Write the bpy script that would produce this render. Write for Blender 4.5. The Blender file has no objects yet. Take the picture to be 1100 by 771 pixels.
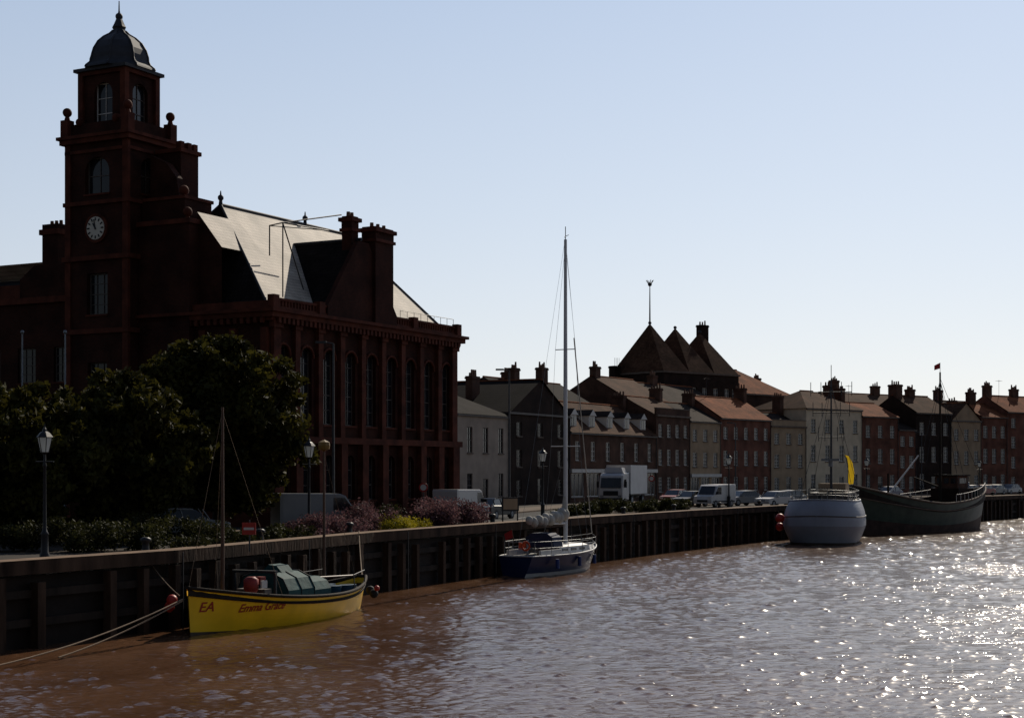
import bpy, math, random
import numpy as np
from mathutils import Vector, Matrix
random.seed(7); rng=np.random.default_rng(7)
scene=bpy.context.scene
F=1700.0; CAMZ=6.1; QZ=2.8
def hx(px,d): return (px-550.0)/F*d      # metres right of the river axis for a bearing and range

# ------------------------------------------------------------------ materials
MATS={}
def mat(name,col,rough=0.8,var=0.25,scale=3.0,bump=0.0,bscale=20.0,metal=0.0,spec=0.3,col2=None,detail=5.0,transl=0.0,emis=None,stretch=None):
    if name in MATS: return MATS[name]
    m=bpy.data.materials.new(name); m.use_nodes=True
    nt=m.node_tree; N=nt.nodes; L=nt.links
    b=N['Principled BSDF']
    b.inputs['Roughness'].default_value=rough
    b.inputs['Metallic'].default_value=metal
    b.inputs['Specular IOR Level'].default_value=spec
    tc=N.new('ShaderNodeTexCoord'); 
    src=tc.outputs['Object']
    if stretch:
        mp=N.new('ShaderNodeMapping'); mp.inputs['Scale'].default_value=stretch
        L.new(src,mp.inputs['Vector']); src=mp.outputs['Vector']
    nz=N.new('ShaderNodeTexNoise'); nz.inputs['Scale'].default_value=scale; nz.inputs['Detail'].default_value=detail
    L.new(src,nz.inputs['Vector'])
    cr=N.new('ShaderNodeValToRGB')
    c=np.array(col[:3]); 
    lo=c*(1-var); hi=np.array(col2) if col2 is not None else c*(1+var)
    cr.color_ramp.elements[0].position=0.3; cr.color_ramp.elements[1].position=0.7
    cr.color_ramp.elements[0].color=(*lo,1); cr.color_ramp.elements[1].color=(*np.minimum(hi,1),1)
    L.new(nz.outputs['Fac'],cr.inputs['Fac']); L.new(cr.outputs['Color'],b.inputs['Base Color'])
    if bump>0:
        n2=N.new('ShaderNodeTexNoise'); n2.inputs['Scale'].default_value=bscale; n2.inputs['Detail'].default_value=4
        L.new(src,n2.inputs['Vector'])
        bp=N.new('ShaderNodeBump'); bp.inputs['Strength'].default_value=1.0; bp.inputs['Distance'].default_value=bump
        L.new(n2.outputs['Fac'],bp.inputs['Height']); L.new(bp.outputs['Normal'],b.inputs['Normal'])
    if transl>0:
        t=N.new('ShaderNodeBsdfTranslucent'); L.new(cr.outputs['Color'],t.inputs['Color'])
        mx=N.new('ShaderNodeMixShader'); mx.inputs[0].default_value=transl
        L.new(b.outputs[0],mx.inputs[1]); L.new(t.outputs[0],mx.inputs[2])
        L.new(mx.outputs[0],N['Material Output'].inputs['Surface'])
    MATS[name]=m; return m

def course_mat(name,c1,c2,mortar,rough,spec,bw,rh,ms,nscale,lo,hi):
    m=bpy.data.materials.new(name); m.use_nodes=True
    nt=m.node_tree; N=nt.nodes; L=nt.links; b=N['Principled BSDF']
    b.inputs['Roughness'].default_value=rough; b.inputs['Specular IOR Level'].default_value=spec
    tc=N.new('ShaderNodeTexCoord'); sp=N.new('ShaderNodeSeparateXYZ'); L.new(tc.outputs['Object'],sp.inputs[0])
    ad=N.new('ShaderNodeMath'); ad.operation='ADD'; L.new(sp.outputs[0],ad.inputs[0]); L.new(sp.outputs[1],ad.inputs[1])
    cb=N.new('ShaderNodeCombineXYZ'); L.new(ad.outputs[0],cb.inputs[0]); L.new(sp.outputs[2],cb.inputs[1])
    br=N.new('ShaderNodeTexBrick'); L.new(cb.outputs[0],br.inputs['Vector'])
    br.inputs['Scale'].default_value=1.0; br.inputs['Brick Width'].default_value=bw; br.inputs['Row Height'].default_value=rh
    br.inputs['Mortar Size'].default_value=ms
    br.inputs['Color1'].default_value=(*c1,1); br.inputs['Color2'].default_value=(*c2,1); br.inputs['Mortar'].default_value=(*mortar,1)
    nz=N.new('ShaderNodeTexNoise'); nz.inputs['Scale'].default_value=nscale; nz.inputs['Detail'].default_value=8
    L.new(tc.outputs['Object'],nz.inputs['Vector'])
    mr=N.new('ShaderNodeMapRange'); mr.inputs['From Min'].default_value=0.3; mr.inputs['From Max'].default_value=0.7
    mr.inputs['To Min'].default_value=lo; mr.inputs['To Max'].default_value=hi
    L.new(nz.outputs['Fac'],mr.inputs[0])
    mu=N.new('ShaderNodeVectorMath'); mu.operation='SCALE'; L.new(br.outputs['Color'],mu.inputs[0]); L.new(mr.outputs[0],mu.inputs['Scale'])
    L.new(mu.outputs[0],b.inputs['Base Color'])
    MATS[name]=m; return m
def brick_mat(name,c1,c2,mortar): return course_mat(name,c1,c2,mortar,.88,.10,.22,.075,.012,.6,.45,1.3)
def tile_mat(name,c,rough=0.9,spec=0.03,var=0.25):
    c=np.array(c); return course_mat(name,c*(1-var),c*(1+var),c*.4,rough,spec,.3,.22,.015,.5,.6,1.25)

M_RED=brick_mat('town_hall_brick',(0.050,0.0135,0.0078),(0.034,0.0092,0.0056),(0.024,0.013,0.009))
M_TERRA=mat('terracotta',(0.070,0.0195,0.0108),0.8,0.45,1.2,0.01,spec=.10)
M_BR1=brick_mat('house_brick_red',(0.19,0.058,0.034),(0.135,0.042,0.026),(0.10,0.07,0.05))
M_BR2=brick_mat('house_brick_brown',(0.105,0.046,0.028),(0.075,0.033,0.021),(0.06,0.043,0.032))
M_BR3=brick_mat('house_brick_dark',(0.034,0.017,0.011),(0.022,0.011,0.008),(0.02,0.015,0.012))
M_CREAM=mat('cream_render',(0.50,0.40,0.28),0.85,0.15,0.8,spec=.1)
M_BEIGE=mat('beige_render',(0.29,0.205,0.13),0.85,0.2,0.8,spec=.1)
M_WHITE=mat('white_render',(0.27,0.215,0.17),0.85,0.16,0.8,spec=.1)
M_FRAME=mat('white_frame_paint',(0.46,0.43,0.39),0.6,0.08,2)
M_FRAMED=mat('dark_frame_paint',(0.075,0.06,0.05),0.6,0.2,2)  # darker, browner version of the frame paint, also on eaves and decks
M_GLASS=mat('window_glass',(0.010,0.011,0.014),0.12,0.3,1.5,spec=0.4)
M_SLATE=tile_mat('pale_sunlit_slate',(0.42,0.35,0.275),.68,.16,.12)  # town hall roof; paleness includes the sun's brightness on its lit slopes
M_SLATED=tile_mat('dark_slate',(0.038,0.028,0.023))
M_SLATEB=tile_mat('black_slate_and_shade',(0.014,0.011,0.010))  # plain roof colour on houses; painted shade on the town hall slopes
M_TILE=tile_mat('clay_pantile',(0.19,0.066,0.030))
M_TILEB=tile_mat('brown_tile',(0.075,0.038,0.023))
M_TILEC=tile_mat('weathered_tile',(0.13,0.078,0.046))
M_LEAD=mat('lead_sheet',(0.030,0.031,0.036),0.65,0.25,1.5,spec=0.2)
M_STONE=mat('stone_trim',(0.12,0.09,0.07),0.85,0.25,2,spec=.15)
M_POT=mat('chimney_pot_clay',(0.12,0.06,0.035),0.8,0.2,5)
M_IRON=mat('painted_iron',(0.012,0.012,0.014),0.55,0.2,5)
M_STEEL=mat('galvanised_steel',(0.16,0.165,0.17),0.5,0.15,5,metal=0.4)
M_ALU=mat('mast_alloy',(0.46,0.46,0.46),0.5,0.08,3,metal=0.2)
M_WOODD=mat('dark_timber',(0.020,0.014,0.010),0.85,0.4,2,0.02,8,stretch=(1,1,0.15),spec=.15)
M_VARN=mat('varnished_timber',(0.07,0.032,0.016),0.5,0.25,4)
M_CONC=mat('coping_concrete',(0.16,0.105,0.068),0.9,0.35,1.2,0.01,12,spec=.10)
M_PILE=mat('pile_timber_weathered',(0.042,0.025,0.016),0.9,0.65,1.3,0.03,6,stretch=(1,1,0.3),spec=.10)
M_WALL=mat('quay_wall_dark',(0.012,0.008,0.006),0.8,0.5,0.7,0.03,4,spec=.15)  # near-black base with noise, for the face and the coping's underside
M_ASPH=mat('asphalt',(0.045,0.038,0.032),0.95,0.25,2,spec=.08)
M_PAVE=mat('paving',(0.11,0.083,0.062),0.95,0.25,1.5,spec=.08)
M_PAINT=mat('road_paint',(0.5,0.5,0.48),0.7,0.1,3)
M_BLACK=mat('black_rubber',(0.012,0.012,0.012),0.8,0.2,4)
M_CLOCK=mat('clock_white',(0.50,0.46,0.38),0.6,0.05,2)

# ------------------------------------------------------------------ builder
class B:
    def __init__(s,name): s.name=name; s.parts={}
    def add(s,part,m,vs,fs,smooth=False):
        p=s.parts.setdefault(part,dict(v=[],f=[],m=[],mats=[],s=[]))
        if m not in p['mats']: p['mats'].append(m)
        mi=p['mats'].index(m); o=len(p['v'])
        p['v'].extend([tuple(v) for v in vs])
        for f in fs:
            p['f'].append(tuple(i+o for i in f)); p['m'].append(mi); p['s'].append(smooth)
    def box(s,part,m,c,sz,rz=0.0,top=None):
        hx_,hy,hz=sz[0]/2,sz[1]/2,sz[2]/2
        t=1.0 if top is None else top
        pts=[(-hx_,-hy,-hz),(hx_,-hy,-hz),(hx_,hy,-hz),(-hx_,hy,-hz),(-hx_*t,-hy*t,hz),(hx_*t,-hy*t,hz),(hx_*t,hy*t,hz),(-hx_*t,hy*t,hz)]
        cr,sr=math.cos(rz),math.sin(rz)
        vs=[(c[0]+x*cr-y*sr,c[1]+x*sr+y*cr,c[2]+z) for x,y,z in pts]
        s.add(part,m,vs,[(0,3,2,1),(4,5,6,7),(0,1,5,4),(1,2,6,5),(2,3,7,6),(3,0,4,7)])
    def bb(s,part,m,x0,x1,y0,y1,z0,z1):
        s.box(part,m,((x0+x1)/2,(y0+y1)/2,(z0+z1)/2),(x1-x0,y1-y0,z1-z0))
    def cyl(s,part,m,p0,p1,r0,r1=None,n=8,smooth=True,caps=True):
        r1=r0 if r1 is None else r1
        p0=Vector(p0);p1=Vector(p1);d=(p1-p0)
        if d.length<1e-6: return
        d.normalize(); a=Vector((0,0,1)) if abs(d.z)<0.9 else Vector((1,0,0))
        u=d.cross(a).normalized(); w=d.cross(u)
        vs=[]
        for p,r in((p0,r0),(p1,r1)):
            for k in range(n):
                t=2*math.pi*k/n; vs.append(p+u*(r*math.cos(t))+w*(r*math.sin(t)))
        fs=[(k,(k+1)%n,n+(k+1)%n,n+k) for k in range(n)]
        s.add(part,m,vs,fs,smooth)
        if caps: s.add(part,m,vs,[tuple(range(n-1,-1,-1)),tuple(range(n,2*n))])
    def tube(s,part,m,pts,r,n=6):
        for a,b in zip(pts[:-1],pts[1:]): s.cyl(part,m,a,b,r,r,n)
    def lathe(s,part,m,c,prof,n=16,smooth=True,sx=1,sy=1,rot=0):
        vs=[];fs=[]
        for r,z in prof:
            for k in range(n):
                t=2*math.pi*k/n+rot; vs.append((c[0]+r*sx*math.cos(t),c[1]+r*sy*math.sin(t),c[2]+z))
        for i in range(len(prof)-1):
            for k in range(n):
                fs.append((i*n+k,i*n+(k+1)%n,(i+1)*n+(k+1)%n,(i+1)*n+k))
        s.add(part,m,vs,fs,smooth)
        s.add(part,m,vs[:n],[tuple(range(n-1,-1,-1))]); s.add(part,m,vs[-n:],[tuple(range(n))])
    def ball(s,part,m,c,r,n=10,sz=1.0):
        prof=[(max(r*math.sin(math.pi*i/8),0.001),-r*sz*math.cos(math.pi*i/8)) for i in range(9)]
        s.lathe(part,m,c,prof,n)
    def prismx(s,part,m,poly,x0,x1):
        n=len(poly); vs=[(x0,y,z) for y,z in poly]+[(x1,y,z) for y,z in poly]
        fs=[(k,(k+1)%n,n+(k+1)%n,n+k) for k in range(n)]+[tuple(range(n-1,-1,-1)),tuple(range(n,2*n))]
        s.add(part,m,vs,fs)
    def prismy(s,part,m,poly,y0,y1):
        n=len(poly); vs=[(x,y0,z) for x,z in poly]+[(x,y1,z) for x,z in poly]
        fs=[(k,(k+1)%n,n+(k+1)%n,n+k) for k in range(n)]+[tuple(range(n-1,-1,-1)),tuple(range(n,2*n))]
        s.add(part,m,vs,fs)
    def wall(s,O,U,W,H,ops,mw,mf,mg,rev=0.18,part='walls',wp='windows',sill=None):
        """wall face with true openings. ops: (x,z,w,h,arched,nx,nz)"""
        O=Vector(O);U=Vector(U).normalized();Z=Vector((0,0,1));N=U.cross(Z)
        P=lambda x,z,o=0.0:O+U*x+Z*z+N*o
        xs=sorted({0,W}|{o[0] for o in ops}|{o[0]+o[2] for o in ops}); zs=sorted({0,H}|{o[1] for o in ops}|{o[1]+o[3] for o in ops})
        vs=[];fs=[]
        for i in range(len(xs)-1):
            for j in range(len(zs)-1):
                xm=(xs[i]+xs[i+1])/2; zm=(zs[j]+zs[j+1])/2
                if any(o[0]<xm<o[0]+o[2] and o[1]<zm<o[1]+o[3] for o in ops): continue
                k=len(vs); vs+= [P(xs[i],zs[j]),P(xs[i+1],zs[j]),P(xs[i+1],zs[j+1]),P(xs[i],zs[j+1])]; fs.append((k,k+1,k+2,k+3))
        s.add(part,mw,vs,fs)
        for o in ops:
            x,z,w,h,ar,nx,nz=o
            c=[(x,z),(x+w,z),(x+w,z+h),(x,z+h)]
            for a in range(4):
                p,q=c[a],c[(a+1)%4]
                s.add(part,mw,[P(*p),P(*q),P(*q,-rev),P(*p,-rev)],[(0,1,2,3)])
            s.add(wp,mg,[P(*q,-rev) for q in c],[(0,1,2,3)])
            ft=0.07*max(1,w/1.0)**0.3; fo=-rev+0.05
            def bar(x0,z0,x1,z1):
                s.add(wp,mf,[P(x0,z0,-rev+.001),P(x1,z0,-rev+.001),P(x1,z1,-rev+.001),P(x0,z1,-rev+.001),P(x0,z0,fo),P(x1,z0,fo),P(x1,z1,fo),P(x0,z1,fo)],
                      [(4,5,6,7),(0,1,5,4),(1,2,6,5),(2,3,7,6),(3,0,4,7)])
            bar(x,z,x+ft,z+h);bar(x+w-ft,z,x+w,z+h);bar(x+ft,z,x+w-ft,z+ft);bar(x+ft,z+h-ft,x+w-ft,z+h)
            g=0.04
            for a in range(1,nx): bar(x+w*a/nx-g/2,z+ft,x+w*a/nx+g/2,z+h-ft)
            for a in range(1,nz):
                gg=g*1.5 if a==nz//2 else g
                bar(x+ft,z+h*a/nz-gg/2,x+w-ft,z+h*a/nz+gg/2)
            if ar:
                r=w/2; zc=z+h-r; n=6
                for sg in(-1,1):
                    pts=[(x+r+sg*r,z+h)]+[(x+r+sg*r*math.cos(math.pi/2*k/n),zc+r*math.sin(math.pi/2*k/n)) for k in range(n+1)]
                    s.add(part,mw,[P(*q,0.002) for q in pts],[tuple(range(len(pts)))])
            if sill is not None:
                x0,x1=x-0.08,x+w+0.08
                s.add('sills',sill,[P(x0,z-.12,.003),P(x1,z-.12,.003),P(x1,z-.12,.1),P(x0,z-.12,.1),P(x0,z-.004,.003),P(x1,z-.004,.003),P(x1,z-.004,.1),P(x0,z-.004,.1)],
                      [(0,1,2,3),(4,5,6,7),(0,1,5,4),(1,2,6,5),(2,3,7,6),(3,0,4,7)])
    def hip(s,part,m,x0,x1,y0,y1,z0,z1,rx0=None,rx1=None,ry=None):
        ry=(y0+y1)/2 if ry is None else ry
        rx0=x0+(y1-y0)/2 if rx0 is None else rx0; rx1=x1-(y1-y0)/2 if rx1 is None else rx1
        vs=[(x0,y0,z0),(x1,y0,z0),(x1,y1,z0),(x0,y1,z0),(rx0,ry,z1),(rx1,ry,z1)]
        s.add(part,m,vs,[(0,1,5,4),(1,2,5),(2,3,4,5),(3,0,4),(0,3,2,1)])
    def chimney(s,x,y,z0,z1,wx=1.3,wy=0.7,m=None,pots=3,part='chimney'):
        m=m or M_BR2
        s.bb(part,m,x-wx/2,x+wx/2,y-wy/2,y+wy/2,z0,z1-0.3)
        s.bb(part,m,x-wx/2-.08,x+wx/2+.08,y-wy/2-.08,y+wy/2+.08,z1-0.3,z1-0.12)
        s.bb(part,m,x-wx/2-.03,x+wx/2+.03,y-wy/2-.03,y+wy/2+.03,z1-0.12,z1)
        for k in range(pots):
            t=(k+.5)/pots-.5
            px_=x+t*wx if wx>=wy else x; py_=y if wx>=wy else y+t*wy
            ph=random.choice((.35,.5,.5,.7)); s.cyl(part,M_POT,(px_,py_,z1),(px_,py_,z1+ph),.13,.1,8)
    def build(s,loc=(0,0,0),rz=0.0):
        if not s.parts: return None
        objs=[]
        for pn,p in s.parts.items():
            me=bpy.data.meshes.new(pn); me.from_pydata(p['v'],[],p['f'])
            for m in p['mats']: me.materials.append(m)
            me.polygons.foreach_set('material_index',p['m']); me.polygons.foreach_set('use_smooth',p['s'])
            me.update(); ob=bpy.data.objects.new(pn,me); scene.collection.objects.link(ob); objs.append(ob)
        if len(objs)==1: root=objs[0]; root.name=s.name
        else:
            root=bpy.data.objects.new(s.name,None); scene.collection.objects.link(root); root.empty_display_size=0.5
            for o in objs: o.parent=root
        root.location=loc; root.rotation_euler=(0,0,rz); s.root=root
        return root

# ------------------------------------------------------------------ layout lines
QUAY=[(-60,-60),(-27,25),(-17.3,53.4),(-13.1,61.5),(-7.04,79.8),(0,96),(14,125),(23.4,142),(35,160),(57,195.6),(70,214),(140,300),(300,440)]
def pl_interp(line,n_per=8.0):
    out=[]
    for a,b in zip(line[:-1],line[1:]):
        L=math.dist(a,b); k=max(1,int(L/n_per))
        for i in range(k): t=i/k; out.append((a[0]+(b[0]-a[0])*t,a[1]+(b[1]-a[1])*t))
    out.append(line[-1]); return out
def offset(line,o):
    out=[]
    for i,p in enumerate(line):
        a=Vector(line[max(0,i-1)]);b=Vector(line[min(len(line)-1,i+1)]); t=(b-a).normalized(); n=Vector((t.y,-t.x))
        out.append((p[0]+n.x*o,p[1]+n.y*o))
    return out
def strip(b,part,m,l0,l1,z0,z1=None):
    z1=z0 if z1 is None else z1
    vs=[(x,y,z0) for x,y in l0]+[(x,y,z1) for x,y in l1]; n=len(l0)
    b.add(part,m,vs,[(i,i+1,n+i+1,n+i) for i in range(n-1)])
# ground
g=B('ground')
far=[(-2500,-60),(-2500,25),(-2500,60),(-2500,80),(-2500,120),(-2500,200),(-2500,500),(-2500,1200),(-1500,3000),(-500,3000),(500,3000),(1500,3000),(2600,3000)]
strip(g,'ground',M_ASPH,QUAY,far,QZ)
g.add('ground',M_ASPH,[(300,440,QZ),(2600,3000,QZ),(3000,1100,QZ)],[(0,1,2)])
g.build()
# water
def water_mat(name,rough,waves):
    m=bpy.data.materials.new(name); m.use_nodes=True
    nt=m.node_tree;N=nt.nodes;L=nt.links;b=N['Principled BSDF']
    b.inputs['Roughness'].default_value=rough; b.inputs['IOR'].default_value=1.33
    tc=N.new('ShaderNodeTexCoord')
    n0=N.new('ShaderNodeTexNoise'); n0.inputs['Scale'].default_value=0.05; n0.inputs['Detail'].default_value=4; n0.inputs['Distortion'].default_value=1.5
    L.new(tc.outputs['Object'],n0.inputs['Vector'])
    cr=N.new('ShaderNodeValToRGB'); cr.color_ramp.elements[0].position=.35; cr.color_ramp.elements[1].position=.7
    cr.color_ramp.elements[0].color=(0.062,0.028,0.013,1); cr.color_ramp.elements[1].color=(0.105,0.052,0.027,1)
    L.new(n0.outputs['Fac'],cr.inputs['Fac']); L.new(cr.outputs['Color'],b.inputs['Base Color'])
    b.inputs['Specular Tint'].default_value=(1.0,.90,.81,1)
    amp=N.new('ShaderNodeMapRange'); amp.inputs['From Min'].default_value=.42; amp.inputs['From Max'].default_value=.56
    amp.inputs['To Min'].default_value=.40; amp.inputs['To Max'].default_value=1.0; L.new(n0.outputs['Fac'],amp.inputs[0])
    prev=None
    for sc,dist,det,rot in waves:
        mp=N.new('ShaderNodeMapping'); mp.inputs['Rotation'].default_value=(0,0,math.radians(rot)); mp.inputs['Scale'].default_value=(0.75,1.2,1)
        L.new(tc.outputs['Object'],mp.inputs[0])
        nz=N.new('ShaderNodeTexNoise'); nz.inputs['Scale'].default_value=sc; nz.inputs['Detail'].default_value=det; nz.inputs['Distortion'].default_value=0.5
        L.new(mp.outputs[0],nz.inputs['Vector'])
        bp=N.new('ShaderNodeBump'); bp.inputs['Distance'].default_value=dist; L.new(amp.outputs[0],bp.inputs['Strength'])
        L.new(nz.outputs['Fac'],bp.inputs['Height'])
        if prev: L.new(prev.outputs[0],bp.inputs['Normal'])
        prev=bp
    if prev: L.new(prev.outputs[0],b.inputs['Normal'])
    return m
WM=water_mat('river_water',.14,((0.5,0.14,2,20),(1.6,0.105,3,35),(5.0,0.035,2,5)))
WC=water_mat('river_wavelet',.17,())
w=B('water'); w.add('surface',WM,[(-400,-600,0),(3000,-600,0),(3000,3000,0),(-400,3000,0)],[(0,1,2,3)])
w.build()
# wavelet crests: thousands of small smooth humps standing on the river surface
def quay_x(y):
    for a,b in zip(QUAY[:-1],QUAY[1:]):
        if a[1]<=y<=b[1]: return a[0]+(b[0]-a[0])*(y-a[1])/(b[1]-a[1])
    return -1e9
nW=12000; NRg,NSg=6,9
inv=rng.uniform(1/250,1/36,nW); dd=1/inv; 
xx=np.array([rng.uniform(quay_x(d)+1.0,max(quay_x(d)+6,0.42*d+8)) for d in dd])
s0=rng.uniform(.045,.105,nW)*(0.75+dd/110); slope=np.clip(rng.exponential(.075,nW)+.08,0,.42)
hh=slope*s0/.607; ori=rng.normal(.4,.5,nW); el_=rng.uniform(1.0,2.2,nW)
rr=np.linspace(0,1,NRg)**1.0*2.9; th_=np.arange(NSg)*2*np.pi/NSg
V=[];
for i in range(NRg):
    for k in range(NSg):
        u=rr[i]*np.cos(th_[k])*s0*el_; v=rr[i]*np.sin(th_[k])*s0
        X=xx+u*np.cos(ori)-v*np.sin(ori); Y=dd+u*np.sin(ori)+v*np.cos(ori)
        Zc=hh*np.exp(-rr[i]**2/2)+.0005-(.004 if i==NRg-1 else 0)*1.0
        V.append(np.stack([X,Y,Zc],1))
V=np.stack(V,1).reshape(-1,3)
base=(np.arange(nW)*NRg*NSg)[:,None,None]
fq=np.array([[i*NSg+k,(i+1)*NSg+k,(i+1)*NSg+(k+1)%NSg,i*NSg+(k+1)%NSg] for i in range(NRg-1) for k in range(NSg)])
Fq=(base+fq[None]).reshape(-1,4)
me=bpy.data.meshes.new('wavelets'); me.vertices.add(len(V)); me.vertices.foreach_set('co',V.ravel())
me.loops.add(Fq.size); me.loops.foreach_set('vertex_index',Fq.ravel().astype(np.int32)); me.polygons.add(len(Fq))
me.polygons.foreach_set('loop_start',(np.arange(len(Fq))*4).astype(np.int32)); me.update(calc_edges=True); me.validate()
me.materials.append(WC); me.polygons.foreach_set('use_smooth',[True]*len(me.polygons))
ob=bpy.data.objects.new('water_wavelets',me); scene.collection.objects.link(ob)

# quay wall
q=B('quay_wall')
ql=pl_interp(QUAY[1:12],3.0)
o_out=offset(ql,0.12); o_back=offset(ql,-0.9)
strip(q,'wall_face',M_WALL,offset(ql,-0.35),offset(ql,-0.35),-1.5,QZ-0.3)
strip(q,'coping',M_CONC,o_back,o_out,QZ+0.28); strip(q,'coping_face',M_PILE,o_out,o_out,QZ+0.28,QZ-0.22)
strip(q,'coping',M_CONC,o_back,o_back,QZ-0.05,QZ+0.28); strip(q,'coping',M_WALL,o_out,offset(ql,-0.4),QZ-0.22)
for zz,h in((1.75,0.28),(0.75,0.28)):
    a=offset(ql,-0.35);b_=offset(ql,-0.12)
    strip(q,'waling',M_WOODD,a,b_,zz+h); strip(q,'waling',M_WOODD,b_,b_,zz+h,zz)
    strip(q,'waling',M_WOODD,b_,a,zz)
pl=pl_interp(QUAY[1:12],1.55)
po=offset(pl,-0.02)
for i,(x,y) in enumerate(po):
    if y>260 or y<35: continue
    ang=math.atan2(po[min(i+1,len(po)-1)][1]-po[max(i-1,0)][1],po[min(i+1,len(po)-1)][0]-po[max(i-1,0)][0])
    wv=random.uniform(.26,.4); hh=random.uniform(-.25,.05)
    if random.random()<.07: continue
    q.box('piles',M_PILE,(x,y,0.55+hh/2),(wv,0.34,3.9+hh),ang+random.uniform(-.05,.05))
    if i%7==3: q.cyl('ladders',M_IRON,(x+.35,y-.1,0),(x+.35,y-.1,QZ+.2),.03,.03,5)
q.build()

# street line
STREET=[(-75,74),(-50,79),(-30,83.5),(-19,89),(-7.5,98),(0,112),(7,137),(14,158),(27,182),(42,203),(58,218),(76,231),(120,262),(190,310)]
sl=pl_interp(STREET,5.0)
r=B('road'); strip(r,'road',mat('road_asphalt',(0.03,0.028,0.026),0.95,0.2,1.5,spec=.08),offset(sl,3.6),offset(sl,-3.6),QZ+0.004)
r.build()
rm=B('road_markings')
for i in range(0,len(sl)-1):
    a=Vector(sl[i]);b_=Vector(sl[i+1]); c=a+(b_-a)*0.5; ang=math.atan2(b_.y-a.y,b_.x-a.x)
    cx,sx=math.cos(ang),math.sin(ang)
    rm.add('m',M_PAINT,[(c.x+u*cx-v*sx,c.y+u*sx+v*cx,QZ+0.008) for u,v in((-1,-.06),(1,-.06),(1,.06),(-1,.06))],[(0,1,2,3)])
strip(rm,'m',mat('yellow_line_paint',(0.45,0.33,0.05),0.7,0.1,3),offset(sl,3.3),offset(sl,3.2),QZ+0.008)
rm.build()
pv=B('pavement')
strip(pv,'pavement',M_PAVE,offset(sl,3.62),offset(sl,5.4),QZ+0.12); strip(pv,'pavement',M_CONC,offset(sl,3.62),offset(sl,3.62),QZ+0.12,QZ-.02)
strip(pv,'pavement',M_CONC,offset(sl,5.4),offset(sl,5.4),QZ+0.12,QZ-.02)
sl2=[p for p in sl if p[1]>118]
strip(pv,'pavement',M_PAVE,offset(sl2,-3.62),offset(sl2,-7.5),QZ+0.12); strip(pv,'pavement',M_CONC,offset(sl2,-3.62),offset(sl2,-3.62),QZ+0.12,QZ-.02)
pv.build()

# ------------------------------------------------------------------ town hall
TH_O=(-14.5,95.0); TH_A=math.atan2(0.883,0.469)
th=B('town_hall')
L_,W_,HC=22.0,14.0,12.6
bay=L_/9
ops=[]
for i in range(9):
    x=i*bay+bay/2
    ops.append((x-.60,6.3,1.2,4.7,True,2,5)); ops.append((x-.55,1.5,1.1,2.9,True,2,3))
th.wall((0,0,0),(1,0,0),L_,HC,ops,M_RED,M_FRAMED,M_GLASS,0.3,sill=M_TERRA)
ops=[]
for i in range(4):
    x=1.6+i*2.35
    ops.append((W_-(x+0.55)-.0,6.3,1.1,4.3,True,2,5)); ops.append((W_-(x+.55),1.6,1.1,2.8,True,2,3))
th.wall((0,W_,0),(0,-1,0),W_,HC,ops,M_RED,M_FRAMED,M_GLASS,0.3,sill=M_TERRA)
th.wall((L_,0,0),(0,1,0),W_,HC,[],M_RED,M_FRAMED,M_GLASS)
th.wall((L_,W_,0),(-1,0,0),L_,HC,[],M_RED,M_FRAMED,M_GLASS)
for i in range(10):
    x=i*bay; wd=.5 if i not in(0,9) else .7
    cx=min(max(x,wd/2),L_-wd/2)
    th.bb('pilasters',M_TERRA,cx-wd/2,cx+wd/2,-.28,-.003,5.5,HC-.6); th.bb('pilasters',M_TERRA,cx-wd/2-.1,cx+wd/2+.1,-.42,-.003,0,5.1)
    th.bb('pilasters',M_TERRA,cx-wd/2-.12,cx+wd/2+.12,-.38,-.003,HC-.6,HC-.2)
for i in range(5):
    y=.3+i*2.35
    th.bb('pilasters',M_TERRA,-.28,-.003,y-.25,y+.25,5.5,HC-.6); th.bb('pilasters',M_TERRA,-.4,-.003,y-.32,y+.32,0,5.1)
for i in range(9):
    x=i*bay+bay/2
    for k in range(7):
        a0=math.pi*k/7;a1=math.pi*(k+1)/7;R=.72;zc=6.3+4.7-.6
        th.cyl('hood_moulds',M_TERRA,(x+R*math.cos(a0),-.06,zc+R*math.sin(a0)),(x+R*math.cos(a1),-.06,zc+R*math.sin(a1)),.09,.09,6)
def band(z0,z1,o,m=M_TERRA):
    th.bb('cornice',m,-o,L_+o,-o,W_+o,z0,z1)
band(5.1,5.5,.45); band(0,.9,.5); band(HC-.2,HC,.35); band(HC,HC+.3,.6); band(HC+.3,HC+.5,.8)
for i in range(48):
    x=(i+.5)*L_/48; th.bb('corbels',M_TERRA,x-.12,x+.12,-.56,-.36,HC-.35,HC-.003)
for i in range(24):
    y=(i+.5)*W_/28; th.bb('corbels',M_TERRA,-.56,-.36,y-.12,y+.12,HC-.35,HC-.003)
th.bb('parapet',M_TERRA,-.3,L_+.3,-.3,-.05,HC+.5,HC+.7); th.bb('parapet',M_TERRA,-.3,L_+.3,-.3,-.05,HC+1.05,HC+1.2)
th.bb('parapet',M_TERRA,-.3,-.05,-.04,W_,HC+.5,HC+1.0)
for i in range(70):
    x=-.2+(i+.5)*(L_+.4)/70; th.bb('parapet',M_TERRA,x-.07,x+.07,-.25,-.1,HC+.7,HC+1.05)
for x in(0,4.8,L_/2+5,L_): th.bb('parapet',M_TERRA,x-.3,x+.3,-.45,0.0,HC+.5,HC+1.35)
for i in range(9): th.cyl('parapet_rail',M_IRON,(14.5+i*.9,-.1,HC+1.2),(14.5+i*.9,-.1,HC+1.7),.02,.02,4)
th.cyl('parapet_rail',M_IRON,(14.5,-.1,HC+1.7),(21.7,-.1,HC+1.7),.02,.02,4)
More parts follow.
